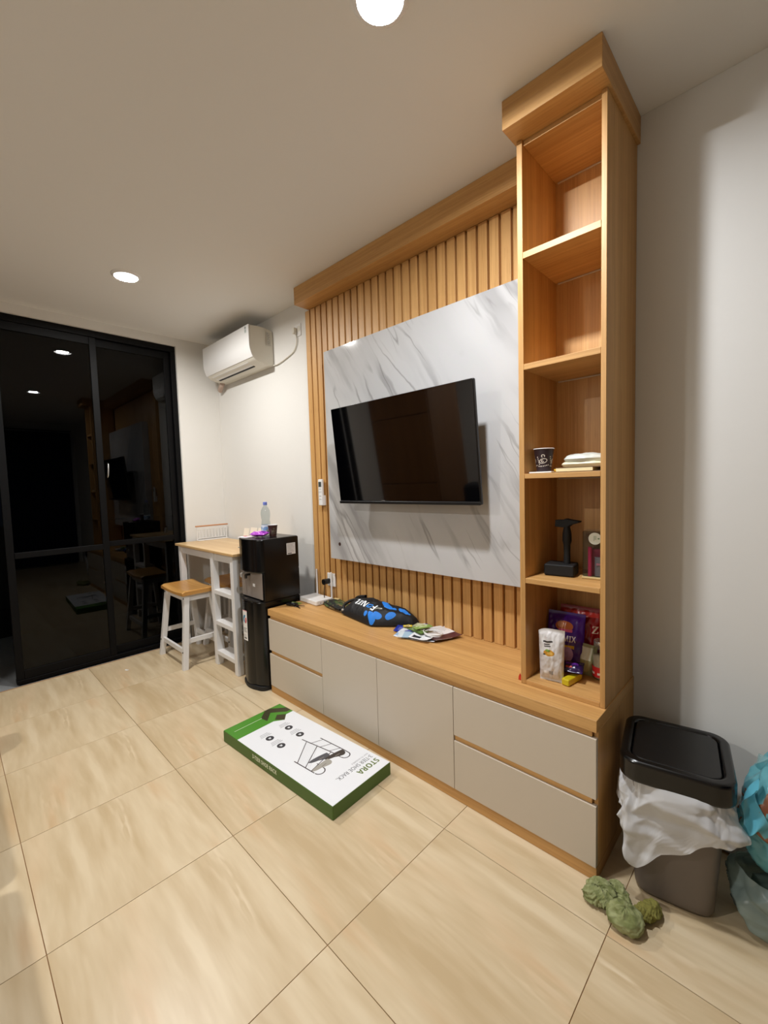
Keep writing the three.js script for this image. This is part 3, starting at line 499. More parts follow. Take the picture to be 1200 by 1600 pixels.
solo('snack_packet', packet(0.12, 0.075, 0.034, 0.007, 11, 0.008, 28, 20).rotateX(-1.45).translate(0, 0.018, 0.03), printed(128, 128, (g, w, h) => { g.fillStyle = '#b04cc4'; g.fillRect(0, 0, w, h); g.fillStyle = '#e6a8e6'; g.beginPath(); g.ellipse(50, 60, 40, 18, 0.3, 0, 7); g.fill(); g.fillStyle = '#7d1fa0'; g.fillRect(80, 30, 36, 50); }, 0.25), 'crumpled shiny purple packet lying on the black dispenser', 'packet', [-2.665, DT, 0.372], [0, 0.4, 0]);
solo('receipt', sheet(0.1, 0.075, 0.003), printed(128, 128, (g, w, h) => { g.fillStyle = '#eee6ea'; g.fillRect(0, 0, w, h); g.fillStyle = '#c0475e'; g.fillRect(0, 0, 40, 60); lines(g, 50, 20, 70, 7, 12, '#a9a1a8'); }, 0.5), 'white and pink paper slip at the front of the dispenser', 'paper slip', [-2.735, DT + 0.0004, 0.425], [0, 0.25, 0]);

// ------------------------------------------------------------------ bar table, stools, things on the table
const TT = 0.893;
{
  const t = thing('bar_table', 'tall white bar table with pale wooden top and side shelves', 'table');
  const x0 = -3.895, x1 = -2.835, z0 = 0.035, z1 = 0.488, L = 0.046;
  mesh('table_top', span(x0, x1, TT - 0.02, TT, z0, z1, 0.004, 'x'), M.birch, t);
  const lx0 = x0 + 0.035, lx1 = x1 - 0.035, lz0 = z0 + 0.02, lz1 = z1 - 0.014, mx = -3.238;
  const leg = (x, z) => mesh('leg', span(x, x + L, 0.0005, TT - 0.0205, z, z + L, 0.002), M.whitePaint, t);
  leg(lx0, lz1 - L); leg(lx0, lz0); leg(lx1 - L, lz1 - L); leg(lx1 - L, lz0); leg(mx, lz1 - L); leg(mx, lz0);
  const ay0 = TT - 0.082, ay1 = TT - 0.0205;
  for (const z of [lz1 - L + 0.012, lz0 + 0.012]) { mesh('apron', span(lx0 + L, mx, ay0, ay1, z, z + 0.02), M.whitePaint, t); mesh('apron', span(mx + L, lx1 - L, ay0, ay1, z, z + 0.02), M.whitePaint, t); }
  for (const x of [lx0 + 0.012, lx1 - L + 0.012]) mesh('apron', span(x, x + 0.02, ay0, ay1, lz0 + L, lz1 - L), M.whitePaint, t);
  for (const y of [0.573, 0.335, 0.1]) for (const z of [lz1 - 0.042, lz0 + 0.001]) mesh('shelf_rail', span(mx + L, lx1 - L, y - 0.016, y + 0.016, z - (z > 0.3 ? 0.06 : 0), z + 0.041 + (z > 0.3 ? 0 : 0.06), 0.002), M.whitePaint, t);
}
function makeStool(label) {
  const t = thing('bar_stool', label, 'stool');
  const sx = 0.225, sz = 0.135, H = 0.59;
  const top = surf(32, 12, (u, v) => { const x = (u - 0.5) * 2 * sx, z = (v - 0.5) * 2 * sz, e = Math.max(0, Math.abs(2 * v - 1) - 0.9) * 0.1 + Math.max(0, Math.abs(2 * u - 1) - 0.94) * 0.12; return [x, H - 0.014 * (1 - Math.pow(Math.abs(2 * u - 1), 2)) - e, z]; }, false, (u, v) => [v * 2 * sz, u * 2 * sx]); flip(top);
  const bot = surf(32, 12, (u, v) => { const x = (u - 0.5) * 2 * sx, z = (v - 0.5) * 2 * sz; return [x, H - 0.036 - 0.006 * (1 - Math.pow(Math.abs(2 * u - 1), 2)), z]; }, false, (u, v) => [v * 2 * sz, u * 2 * sx]);
  const side = (f, n, len) => { const g = surf(n, 1, (u, v) => { const [uu, vv] = f(u); const e = Math.max(0, Math.abs(2 * vv - 1) - 0.9) * 0.1 + Math.max(0, Math.abs(2 * uu - 1) - 0.94) * 0.12; return [(uu - 0.5) * 2 * sx, mix(H - 0.036 - 0.006 * (1 - Math.pow(Math.abs(2 * uu - 1), 2)), H - 0.014 * (1 - Math.pow(Math.abs(2 * uu - 1), 2)) - e, v), (vv - 0.5) * 2 * sz]; }, false, (u, v) => [v * 0.03, u * len]); return g; };
  mesh('seat', mergeGeometries([top, bot, side(u => [u, 1], 32, 0.45), side(u => [1 - u, 0], 32, 0.45), side(u => [1, 1 - u], 12, 0.27), side(u => [0, u], 12, 0.27)]), M.pine, t);
  const y1 = H - 0.043, T = [0.19, 0.095], F = [0.238, 0.15];
  const at = (i, j, y) => { const k = y / y1; return [i * mix(F[0], T[0], k), y, j * mix(F[1], T[1], k)]; };
  for (const i of [-1, 1]) for (const j of [-1, 1]) {
    const leg = bar(at(i, j, 0), at(i, j, y1 + 0.004), 0.038, 0.038);
    const p = leg.attributes.position; for (let k = 0; k < p.count; k++) if (p.getY(k) < 0.006) p.setY(k, 0.0005);
    mesh('leg', leg, M.whitePaint, t);
    const b = at(i, j, y1 - 0.02); mesh('bolt', cyl(0.006, 0.006, 0.004, 12), M.darkSteel, t, [b[0], b[1], b[2] + j * 0.0205], [Math.PI / 2, 0, 0]);
    const b2 = at(i, j, 0.13); mesh('bolt', cyl(0.006, 0.006, 0.004, 12), M.darkSteel, t, [b2[0] + i * 0.001, b2[1], b2[2] + j * 0.0205], [Math.PI / 2, 0, 0]);
  }
  const rail = (a, b, h, d) => mesh('stretcher', bar(a, b, h, d), M.whitePaint, t);
  for (const j of [-1, 1]) { rail(at(-1, j, 0.13), at(1, j, 0.13), 0.036, 0.018); mesh('seat_rail', bar(at(-1, j, y1 - 0.02), at(1, j, y1 - 0.02), 0.045, 0.018), M.whitePaint, t); }
  for (const i of [-1, 1]) { rail(at(i, -1, 0.205), at(i, 1, 0.205), 0.018, 0.036); mesh('seat_rail', bar(at(i, -1, y1 - 0.02), at(i, 1, y1 - 0.02), 0.018, 0.045), M.whitePaint, t); }
  return t;
}
const stoolA = makeStool('white bar stool with saddle wooden seat standing in front of the bar table'); stoolA.position.set(-3.535, 0, 0.53);
{ const c = stoolA.clone(); c.name = numbered('bar_stool'); c.position.set(-3.475, 0, 0.195); tag(c, 'white bar stool with wooden seat tucked behind under the bar table', 'stool'); scene.add(c); }
{
  const t = thing('wire_rack', 'low white wire rack with wooden top bar against the wall on the table', 'rack', [-3.868, TT, 0.165]);
  mesh('top_bar', cyl(0.0065, 0.0065, 0.3, 12), std('#c08a62', 0.5), t, [0, 0.13, 0], [Math.PI / 2, 0, 0]);
  for (const z of [-0.135, 0.135]) mesh('upright', cyl(0.0035, 0.0035, 0.128, 8), M.whitePaint, t, [0, 0.066, z]);
  for (const y of [0.02, 0.1]) mesh('cross_wire', cyl(0.0028, 0.0028, 0.27, 8), M.whitePaint, t, [0, y, 0], [Math.PI / 2, 0, 0]);
  for (let i = 0; i < 9; i++) mesh('wire', cyl(0.003, 0.003, 0.08, 8), M.whitePaint, t, [0, 0.06, -0.115 + i * 0.0288]);
  mesh('base_tray', box(0.05, 0.006, 0.28, 0.002), M.whitePaint, t, [0.01, 0.0035, 0]);
}
{
  const card = (label, x, z, ry, w, h, lean) => solo('paper_card', box(w, h, 0.002, 0.0008).translate(0, h / 2, 0), std('#e9dfd0', 0.7), label, 'card', [x, TT + 0.001, z], [lean, ry, 0]);
  card('narrow white card leaning at the left on the bar table', -3.43, 0.075, 0.5, 0.05, 0.115, -0.2);
  card('second white card leaning against the wall on the bar table', -3.33, 0.07, 0.35, 0.07, 0.125, -0.25);
  card('white card half hidden behind the purple packet and bottle', -3.2, 0.07, 0.25, 0.085, 0.125, -0.25);
  const t = thing('shaker', 'tiny white shaker with dark lid on the table by the dispenser', 'shaker', [-3.08, TT, 0.2]);
  mesh('body', lathe([[0, 0.0005], [0.018, 0.0005], [0.02, 0.004], [0.016, 0.055], [0.012, 0.062], [0, 0.062]], 24), M.whitePlastic, t); mesh('lid', lathe([[0, 0.076], [0.009, 0.075], [0.012, 0.068], [0.012, 0.0625], [0, 0.0625]], 24), M.blackPlastic, t);
}

// ------------------------------------------------------------------ flat box with a shoe rack on the floor
{
  const t = thing('shoe_rack_box', 'flat white and green shoe rack carton lying on the floor', 'box', [-1.766, 0, 0.704], 2.97 * Math.PI / 180);
  const W = 0.36, L = 0.868, H = 0.06, K = 1600;                      // canvas: x runs to +z, y down runs to -x
  const top = canvasTex(664, K, (g, w, h) => {
    const P = (u, v) => [u * w, v * h], pl = (pts, c) => { g.fillStyle = c; g.beginPath(); pts.forEach((p, i) => i ? g.lineTo(...P(...p)) : g.moveTo(...P(...p))); g.fill(); };
    const ln = (pts, c, lw) => { g.strokeStyle = c; g.lineWidth = lw; g.lineJoin = 'round'; g.beginPath(); pts.forEach((p, i) => i ? g.lineTo(...P(...p)) : g.moveTo(...P(...p))); g.stroke(); };
    g.fillStyle = '#eef0f4'; g.fillRect(0, 0, w, h);
    pl([[1, 0.84], [0.385, 0.84], [0.25, 0.8], [0.14, 0.848], [0, 0.848], [0, 1], [1, 1]], '#4f8f2f');
    pl([[0.22, 1], [0.0, 0.915], [0.0, 0.872], [0.08, 0.872], [0.27, 0.945], [0.44, 0.875], [0.46, 0.935], [0.28, 1]], '#3d3a26');
    pl([[0.24, 0.89], [0.14, 0.85], [0.25, 0.8], [0.345, 0.85]], '#3d3a26');
    g.fillStyle = '#dfe9d2'; g.font = '17px sans-serif'; g.textAlign = 'left'; g.textBaseline = 'middle';
    ln([[0.45, 0.931], [0.915, 0.931]], '#d5e3c4', 6);
    g.textBaseline = 'middle'; g.fillStyle = '#5b6f2c'; g.font = 'bold 78px sans-serif'; g.fillText('STORA', 0.055 * w, 0.07 * h); 
    g.fillStyle = '#3c3c42'; g.font = '56px sans-serif'; g.fillText('3-TIER SHOE RACK.', 0.055 * w, 0.118 * h, 0.62 * w);
    g.fillStyle = '#8b8b92'; g.font = '24px sans-serif'; g.fillText('EASY TO ASSEMBLE', 0.055 * w, 0.147 * h, 0.3 * w);
    // rack drawing
    const dk = '#33262b';
    ln([[0.408, 0.54], [0.338, 0.304]], dk, 9); ln([[0.22, 0.465], [0.2, 0.28], [0.2, 0.235]], dk, 9);
    g.strokeStyle = dk; g.lineWidth = 9; g.beginPath(); g.arc(0.265 * w, 0.236 * h, 0.065 * w, Math.PI, 0); g.stroke(); g.beginPath(); g.arc(0.69 * w, 0.245 * h, 0.07 * w, Math.PI, 0); g.stroke();
    ln([[0.78, 0.41], [0.762, 0.25]], dk, 9); ln([[0.62, 0.245], [0.62, 0.3]], dk, 7); ln([[0.335, 0.236], [0.338, 0.31]], dk, 7);
    ln([[0.405, 0.5], [0.775, 0.385]], dk, 7); ln([[0.37, 0.42], [0.77, 0.32]], dk, 7); ln([[0.34, 0.315], [0.765, 0.275]], dk, 7);
    ln([[0.215, 0.44], [0.4, 0.47]], dk, 6); ln([[0.205, 0.37], [0.37, 0.4]], dk, 6); ln([[0.2, 0.3], [0.34, 0.33]], dk, 6);
    g.globalAlpha = 0.35; for (let i = 1; i < 9; i++) ln([[0.405 - 0.018 * i * 0.4, 0.5 - 0.019 * i * 0.5], [0.775, 0.385 - 0.012 * i]], '#777', 2); for (let i = 1; i < 8; i++) ln([[0.22, 0.46 - 0.02 * i], [0.4, 0.5 - 0.02 * i]], '#888', 2); g.globalAlpha = 1;
    const shoe = (u, v, rot, c) => { g.save(); g.translate(u * w, v * h); g.rotate(rot); g.scale(1.3, 1.45); g.fillStyle = c; g.beginPath(); g.moveTo(-70, 20); g.quadraticCurveTo(-80, -26, -40, -30); g.quadraticCurveTo(-10, -24, 20, -8); g.quadraticCurveTo(78, 0, 80, 18); g.quadraticCurveTo(40, 34, -70, 20); g.fill(); g.fillStyle = '#8b837d'; g.fillRect(-30, -6, 40, 6); g.restore(); };
    shoe(0.53, 0.318, 0.1, '#55555b'); shoe(0.35, 0.272, 0.1, '#3f3733'); shoe(0.60, 0.262, -0.1, '#a8a49b');
    for (const [u, v] of [[0.342, 0.705], [0.346, 0.592], [0.68, 0.7], [0.68, 0.587]]) {
      g.fillStyle = '#3b3b40'; g.beginPath(); g.arc(u * w, v * h, 0.058 * w, 0, 7); g.fill(); g.fillStyle = '#eef0f4'; g.fillRect(u * w - 10, v * h - 12, 20, 14); g.fillRect(u * w - 14, v * h + 4, 28, 8);
      g.fillStyle = '#9a9aa0'; for (let i = 0; i < 3; i++) g.fillRect(u * w - 58 + 8 * i, (v + 0.035 + i * 0.013) * h, 116 - 16 * i, 6);
    }
  });
  const body = box(L, H, W, 0.003);
  mesh('carton_sides', body, std('#4b6a28', 0.55), t, [0, H / 2, 0]);
  const lid = box(L - 0.004, 0.0012, W - 0.004, 0.0004), p = lid.attributes.position, uv = lid.attributes.uv;
  for (let i = 0; i < p.count; i++) uv.setXY(i, p.getZ(i) / W + 0.5, p.getX(i) / L + 0.5);
  mesh('printed_top', lid, new THREE.MeshPhysicalMaterial({ map: top, roughness: 0.35 }), t, [0, H + 0.0004, 0]);
  const st = canvasTex(1024, 70, (g, w, h) => { g.fillStyle = '#4b6a28'; g.fillRect(0, 0, w, h); g.fillStyle = '#e6ecd9'; g.font = 'bold 34px sans-serif'; g.textBaseline = 'middle'; g.fillText('3-TIER SHOE RACK', 330, h * 0.42, 240); });
  const sg = box(L - 0.006, H - 0.006, 0.001, 0.0003), sp = sg.attributes.position, su = sg.attributes.uv; for (let i = 0; i < sp.count; i++) su.setXY(i, sp.getX(i) / L + 0.5, sp.getY(i) / H + 0.5);
  mesh('printed_side', sg, new THREE.MeshPhysicalMaterial({ map: st, roughness: 0.5 }), t, [0, H / 2, W / 2 + 0.0003]);
}

// ------------------------------------------------------------------ things in the tower
const S4 = 1.375, S3 = 0.9775, S1 = CT + 0.018;
paperCup('dark brown paper cup with white swirl print on the tower shelf', [-0.703, S4 + 0.0065, 0.275], 1.1, 1.0, '#2b1a1c', '#e6dccb');
solo('coaster_pad', box(0.085, 0.005, 0.075, 0.001), M.white, 'white paper pad under the dark brown cup', 'pad', [-0.695, S4 + 0.003, 0.29]);
{
  const t = thing('notebook', 'notebook with cream page edges under the folded plastic', 'notebook', [-0.562, S4, 0.262], 0.02);
  mesh('pages', box(0.125, 0.012, 0.125, 0.001), std('#efe3b4', 0.7), t, [-0.012, 0.0085, 0.004]); mesh('cover', box(0.155, 0.0016, 0.13, 0.0006), std('#8a6a44', 0.5), t, [0, 0.0153, 0.002]); mesh('cover', box(0.155, 0.0016, 0.13, 0.0006), std('#8a6a44', 0.5), t, [0, 0.0012, 0.002]);
  mesh('gold_clasp', box(0.012, 0.01, 0.012, 0.003), std('#c79a2a', 0.3, { metalness: 0.6 }), t, [-0.079, 0.008, 0.055]);
}
{
  const t = thing('folded_bag', 'folded pale plastic bag lying on the notebook in the tower', 'plastic bag', [-0.56, S4 + 0.0165, 0.235]);
  const ply = (y, w, d, h, s, c) => mesh('fold', pillow(w, d, h, u => [0.004 * Math.sin(u * 7 + s), d / 2 * (0.75 + 0.25 * Math.sin(u * 2.4 + 0.3))], s, 0.004, 40, 28), c, t, [0.002, y, 0], [0, s * 0.05, 0]);
  ply(0, 0.15, 0.14, 0.016, 2, phys('#e7dfbd', 0.4)); ply(0.0185, 0.145, 0.135, 0.02, 4, phys('#cfd3cb', 0.35));
}
{
  const t = thing('phone_stand', 'black T-headed stand with a block base in the tower', 'stand', [-0.668, S3, 0.2]);
  const ink = std('#040404', 0.7);
  mesh('base_block', box(0.11, 0.045, 0.09, 0.006), ink, t, [0, 0.023, 0], [0, 0.15, 0]);
  mesh('post', lathe([[0.0125, 0.045], [0.0115, 0.09], [0.013, 0.12], [0.017, 0.135], [0.016, 0.165], [0.011, 0.19], [0.01, 0.2], [0, 0.2]], 20), ink, t, [0.022, 0, 0]);
  const h = extr(poly([[-0.04, -0.014], [-0.038, 0.012], [-0.01, 0.013], [0.0, 0.018], [0.02, 0.014], [0.052, 0.01], [0.05, 0.004], [0.02, -0.006], [0.008, -0.016], [-0.012, -0.016]]), 0.026, 0.003, 2);
  mesh('head', h, ink, t, [0.02, 0.203, -0.013]);
}
{
  const t = thing('clear_pack', 'clear gift pack with pink contents and round white sticker', 'pack', [-0.5375, S3, 0.185], 0.12);
  mesh('base_tray', box(0.098, 0.008, 0.075, 0.002), std('#c9b27a', 0.5), t, [0, 0.0045, 0]);
  mesh('clear_cover', box(0.094, 0.17, 0.068, 0.004), phys('#cfd2d2', 0.1, { transmission: 1, thickness: 0, ior: 1.3 }), t, [0, 0.094, 0]);
  mesh('pink_card', box(0.07, 0.1, 0.012, 0.003), phys('#b33a58', 0.4), t, [0.008, 0.06, 0]);
  mesh('grey_jar', cyl(0.024, 0.024, 0.07, 24), phys('#8b8689', 0.3), t, [0.014, 0.046, 0.03 - 0.0232 + 0.0005], [0, 0, 0]).scale.set(1, 1, 0.8);
  mesh('lettering', box(0.03, 0.008, 0.001, 0.0003), std('#d58a9a', 0.5), t, [0.014, 0.056, 0.0275]);
  mesh('pink_tube', cyl(0.007, 0.007, 0.11, 14), phys('#d03060', 0.3), t, [-0.024, 0.064, 0.018]);
  const sg = cyl(0.022, 0.022, 0.0012, 32); mesh('round_sticker', sg, printed(128, 128, (g, w, h) => { g.fillStyle = '#dfe6dc'; g.fillRect(0, 0, w, h); g.fillStyle = '#6b8f6b'; lines(g, 34, 52, 60, 3, 10, '#6b8f6b', 4); g.fillRect(56, 20, 14, 18); }, 0.5), t, [-0.004, 0.152, 0.0348], [Math.PI / 2, 0, 0]);
}
{
  const white = printed(256, 512, (g, w, h) => { g.fillStyle = '#d9d5d2'; g.fillRect(0, 0, w, h); g.save(); g.translate(94, 120); g.rotate(-0.1); g.fillStyle = '#7a3d36'; g.font = 'bold 26px serif'; g.fillText('~ ~', -24, -30); g.fillStyle = '#3b3532'; g.font = 'bold 30px serif'; lines(g, -42, -8, 110, 1, 10, '#3b3532', 16); lines(g, -34, 20, 100, 2, 18, '#4c4643', 11); g.restore(); g.fillStyle = '#c98f2d'; g.beginPath(); g.ellipse(118, 224, 58, 30, 0, 0, 7); g.fill(); g.fillStyle = '#7d9a3e'; g.beginPath(); g.ellipse(104, 202, 26, 12, 0, 0, 7); g.fill(); g.fillStyle = '#e0b65a'; g.beginPath(); g.ellipse(130, 226, 30, 14, 0, 0, 7); g.fill(); g.fillStyle = '#333'; g.fillRect(56, 236, 24, 12); g.fillStyle = '#333'; for (let i = 0; i < 5; i++) g.fillRect(118 + i * 8, 402, 4, 36); g.fillStyle = '#f0efee'; g.fillRect(60, 404, 44, 30); }, 0.38);
  const g = packet(0.098, 0.2, 0.05, 0.006, 14, 0.012, 32, 44), p = g.attributes.position;
  for (let i = 0; i < p.count; i++) { const k = p.getY(i) / 0.2; p.setX(i, p.getX(i) * (1 - 0.12 * (1 - k))); if (k < 0.1) { p.setZ(i, p.getZ(i) * (1 + 1.5 * (0.1 - k) * 10)); } if (k > 0.9) p.setY(i, p.getY(i) - (p.getX(i) < 0 ? 0.012 * Math.pow(-p.getX(i) / 0.049, 3) : 0)); }
  g.computeVertexNormals();
  solo('snack_pouch', g, white, 'white crinkled stand-up snack pouch at the front of the lowest shelf', 'snack pouch', [-0.672, S1, 0.285], [-0.05, 0.12, 0.02]);
  const purple = printed(256, 384, (c, w, h) => { c.fillStyle = '#43197e'; c.fillRect(0, 0, w, h); c.fillStyle = '#c06a3a'; c.beginPath(); c.ellipse(120, 90, 62, 34, 0, 0, 7); c.fill(); c.fillStyle = '#e09a6a'; c.beginPath(); c.ellipse(96, 82, 26, 18, 0, 0, 7); c.fill(); c.fillStyle = '#d0557a'; c.fillRect(84, 108, 96, 16); c.fillStyle = '#ece8ef'; c.font = 'bold 54px sans-serif'; c.fillText('MIX', 118, 186, 90); c.fillStyle = '#e0b92c'; c.fillRect(90, 208, 110, 20); c.fillStyle = '#c9a0d8'; c.beginPath(); c.ellipse(150, 270, 44, 52, 0.4, 0, 7); c.fill(); c.fillStyle = '#d0572a'; c.beginPath(); c.ellipse(100, 300, 40, 46, 0, 0, 7); c.fill(); }, 0.22);
  solo('snack_bag', packet(0.14, 0.235, 0.05, 0.006, 22, 0.014, 32, 40), purple, 'purple snack bag standing behind the white pouch', 'snack bag', [-0.672, S1 + 0.002, 0.175], [-0.18, 0.2, 0]);
  const red = printed(256, 384, (c, w, h) => { c.fillStyle = '#8e1217'; c.fillRect(0, 0, w, h); c.fillStyle = '#c8332e'; c.fillRect(20, 30, 210, 26); c.fillStyle = '#e3d4bd'; c.font = 'bold 60px serif'; c.fillText('Z', 196, 150); c.fillStyle = '#4a0a0e'; c.fillRect(30, 240, 190, 90); }, 0.25);
  solo('snack_bag', packet(0.165, 0.25, 0.045, 0.006, 25, 0.014, 32, 40), red, 'dark red snack bag at the back of the lowest shelf', 'snack bag', [-0.632, S1 + 0.002, 0.1], [-0.08, 0.12, 0]);
  solo('wafer_packet', box(0.03, 0.026, 0.1, 0.005), printed(64, 64, (c, w, h) => { c.fillStyle = '#d2bd22'; c.fillRect(0, 0, w, h); c.fillStyle = '#7a8a1a'; c.fillRect(0, 40, 64, 10); }, 0.3), 'small yellow wafer packet lying beside the white pouch', 'snack packet', [-0.6095, S1 + 0.0135, 0.248], [0, -0.15, 0]);
  solo('wafer_packet', packet(0.075, 0.06, 0.026, 0.004, 33, 0.006, 16, 16).rotateX(-1.2), printed(64, 64, (c, w, h) => { c.fillStyle = '#2a1546'; c.fillRect(0, 0, w, h); c.fillStyle = '#6a2ca0'; c.fillRect(10, 20, 40, 12); c.fillStyle = '#c0402a'; c.fillRect(12, 40, 20, 8); }, 0.25), 'small dark violet packet on top of the yellow one', 'snack packet', [-0.608, S1 + 0.041, 0.258], [0, 0.2, 0]);
  solo('wafer_packet', packet(0.06, 0.12, 0.026, 0.006, 37, 0.006, 16, 20), printed(64, 64, (c, w, h) => { c.fillStyle = '#9a9a72'; c.fillRect(0, 0, w, h); c.fillStyle = '#d9dbc9'; c.fillRect(6, 6, 40, 26); }, 0.25), 'pale silvery green packet leaning by the red snack bag', 'snack packet', [-0.597, S1 + 0.002, 0.155], [-0.12, 0.3, -0.12]);
  const t = thing('spread_jar', 'glass jar with red label at the right of the lowest shelf', 'jar', [-0.537, S1, 0.145]);
  mesh('contents', lathe([[0, 0.004], [0.026, 0.004], [0.0285, 0.012], [0.0285, 0.09], [0, 0.09]], 32), std('#cdbfa8', 0.6), t);
  mesh('glass_wall', lathe([[0, 0.0005], [0.028, 0.0005], [0.0315, 0.006], [0.0315, 0.11], [0.026, 0.128], [0.024, 0.13], [0.0232, 0.13], [0.0302, 0.11], [0.0302, 0.008], [0.027, 0.003], [0, 0.003]], 32), phys('#f3f3f0', 0.05, { transmission: 1, thickness: 0, ior: 1.4 }), t);
  mesh('label_band', surf(32, 1, (u, v) => { const a = u * Math.PI * 2; return [0.0323 * Math.cos(a), mix(0.012, 0.052, v), -0.0323 * Math.sin(a)]; }, true), printed(256, 64, (c, w, h) => { c.fillStyle = '#c8262a'; c.fillRect(0, 0, w, h); c.fillStyle = '#efe6e2'; for (let i = 0; i < 6; i++) c.fillRect(10 + i * 44, 34, 28, 14); }, 0.4), t);
  mesh('lid', lathe([[0, 0.15], [0.025, 0.15], [0.0275, 0.147], [0.0275, 0.1295], [0, 0.1295]], 32), phys('#c9c6c0', 0.25, { metalness: 0.7 }), t);
}

// ------------------------------------------------------------------ waste bin with liner, bags and socks
const superE = (a, w, d, n = 5) => { const c = Math.cos(a), s = Math.sin(a); return [w / 2 * Math.sign(c) * Math.pow(Math.abs(c), 2 / n), d / 2 * Math.sign(s) * Math.pow(Math.abs(s), 2 / n)]; };
{
  const t = thing('waste_bin', 'grey waste bin with black swing lid and white liner', 'waste bin', [-0.275, 0, 0.262], 10 * Math.PI / 180);
  const body = surf(72, 14, (u, v) => { const k = clamp((v - 0.12) / 0.88), e = v < 0.06 ? 0 : v < 0.12 ? 0.93 : 1, [x, z] = superE(-u * Math.PI * 2, mix(0.215, 0.268, k), mix(0.205, 0.285, k)); return [x * e, v < 0.12 ? (v < 0.06 ? 0.0006 : 0.0006) : mix(0.006, 0.418, k), z * e + 0.012 * (k - 1) * 0]; }, true);
  flip(body);
  mesh('bin_body', body, phys('#6a6058', 0.42), t);
  const ring = roundRect(0.298, 0.312, 0.055); ring.holes.push(roundRect(0.236, 0.25, 0.036, 0, 0, THREE.Path));
  const rim = extr(ring, 0.05, 0.011, 4, 12); rim.rotateX(-Math.PI / 2); mesh('lid_rim', rim, phys('#070708', 0.22), t, [0, 0.411, 0]);
  const fl = extr(roundRect(0.232, 0.246, 0.035), 0.012, 0.005, 3, 12); fl.rotateX(-Math.PI / 2); mesh('swing_flap', fl, phys('#08080a', 0.3), t, [0, 0.452, 0], [0.015, 0, 0]);
  const film = phys('#f3f4f6', 0.24, { transmission: 0.4, thickness: 0, side: THREE.DoubleSide, ior: 1.35 });
  // angle 0 = +x, pi/2 = +z (front)
  const drop = a => { // lower hem of the overhang
    const g = (c, w) => { const d = Math.abs(((a - c + Math.PI * 3) % (Math.PI * 2)) - Math.PI); return Math.exp(-d * d / (w * w)); };
    return 0.29 - 0.17 * g(1.84, 0.33) + 0.02 * g(0.6, 0.35) - 0.03 * g(2.75, 0.3) + 0.004 * Math.sin(a * 5);
  };
  const linerP = (u, v) => {
    const a = u * Math.PI * 2, y = mix(0.418, drop(a), v), k = clamp(y / 0.418), [x, z] = superE(a, mix(0.215, 0.268, k), mix(0.205, 0.285, k), 4);
    const ca = Math.cos(a), sa = Math.sin(a), len = (0.418 - drop(a));
    const flare = 0.007 + 0.03 * Math.pow(v, 0.8);
    const lobe = Math.exp(-Math.pow((a - 2.05) / 0.4, 2)), tip = Math.exp(-Math.pow((a - 0.55) / 0.3, 2));
    const pleat = 0.007 * Math.sin(a * 15 + 6 * fb3(ca * 2, sa * 2, 1, 7)) * Math.exp(-v * 4) * Math.min(1, v * 9);
    const wr = 0.034 * facet(u * 14 + 0.6 * v, v * len * 18 + 0.3 * Math.sin(a * 2), 14, 61) + 0.017 * facet(u * 32 + v * 2, v * len * 40, 32, 62);
    const ext = Math.max(0.004, flare + pleat + wr * Math.min(1, v * 4) + 0.02 * fb3(ca * 2, sa * 2, v, 38) * v);
    const s = Math.hypot(x, z); return [x * (1 + ext / s) - 0.028 * lobe * v * v + 0.03 * tip * v, y, z * (1 + ext / s)];
  };
  mesh('liner', flip(surf(240, 60, linerP, true)), film, t);
}
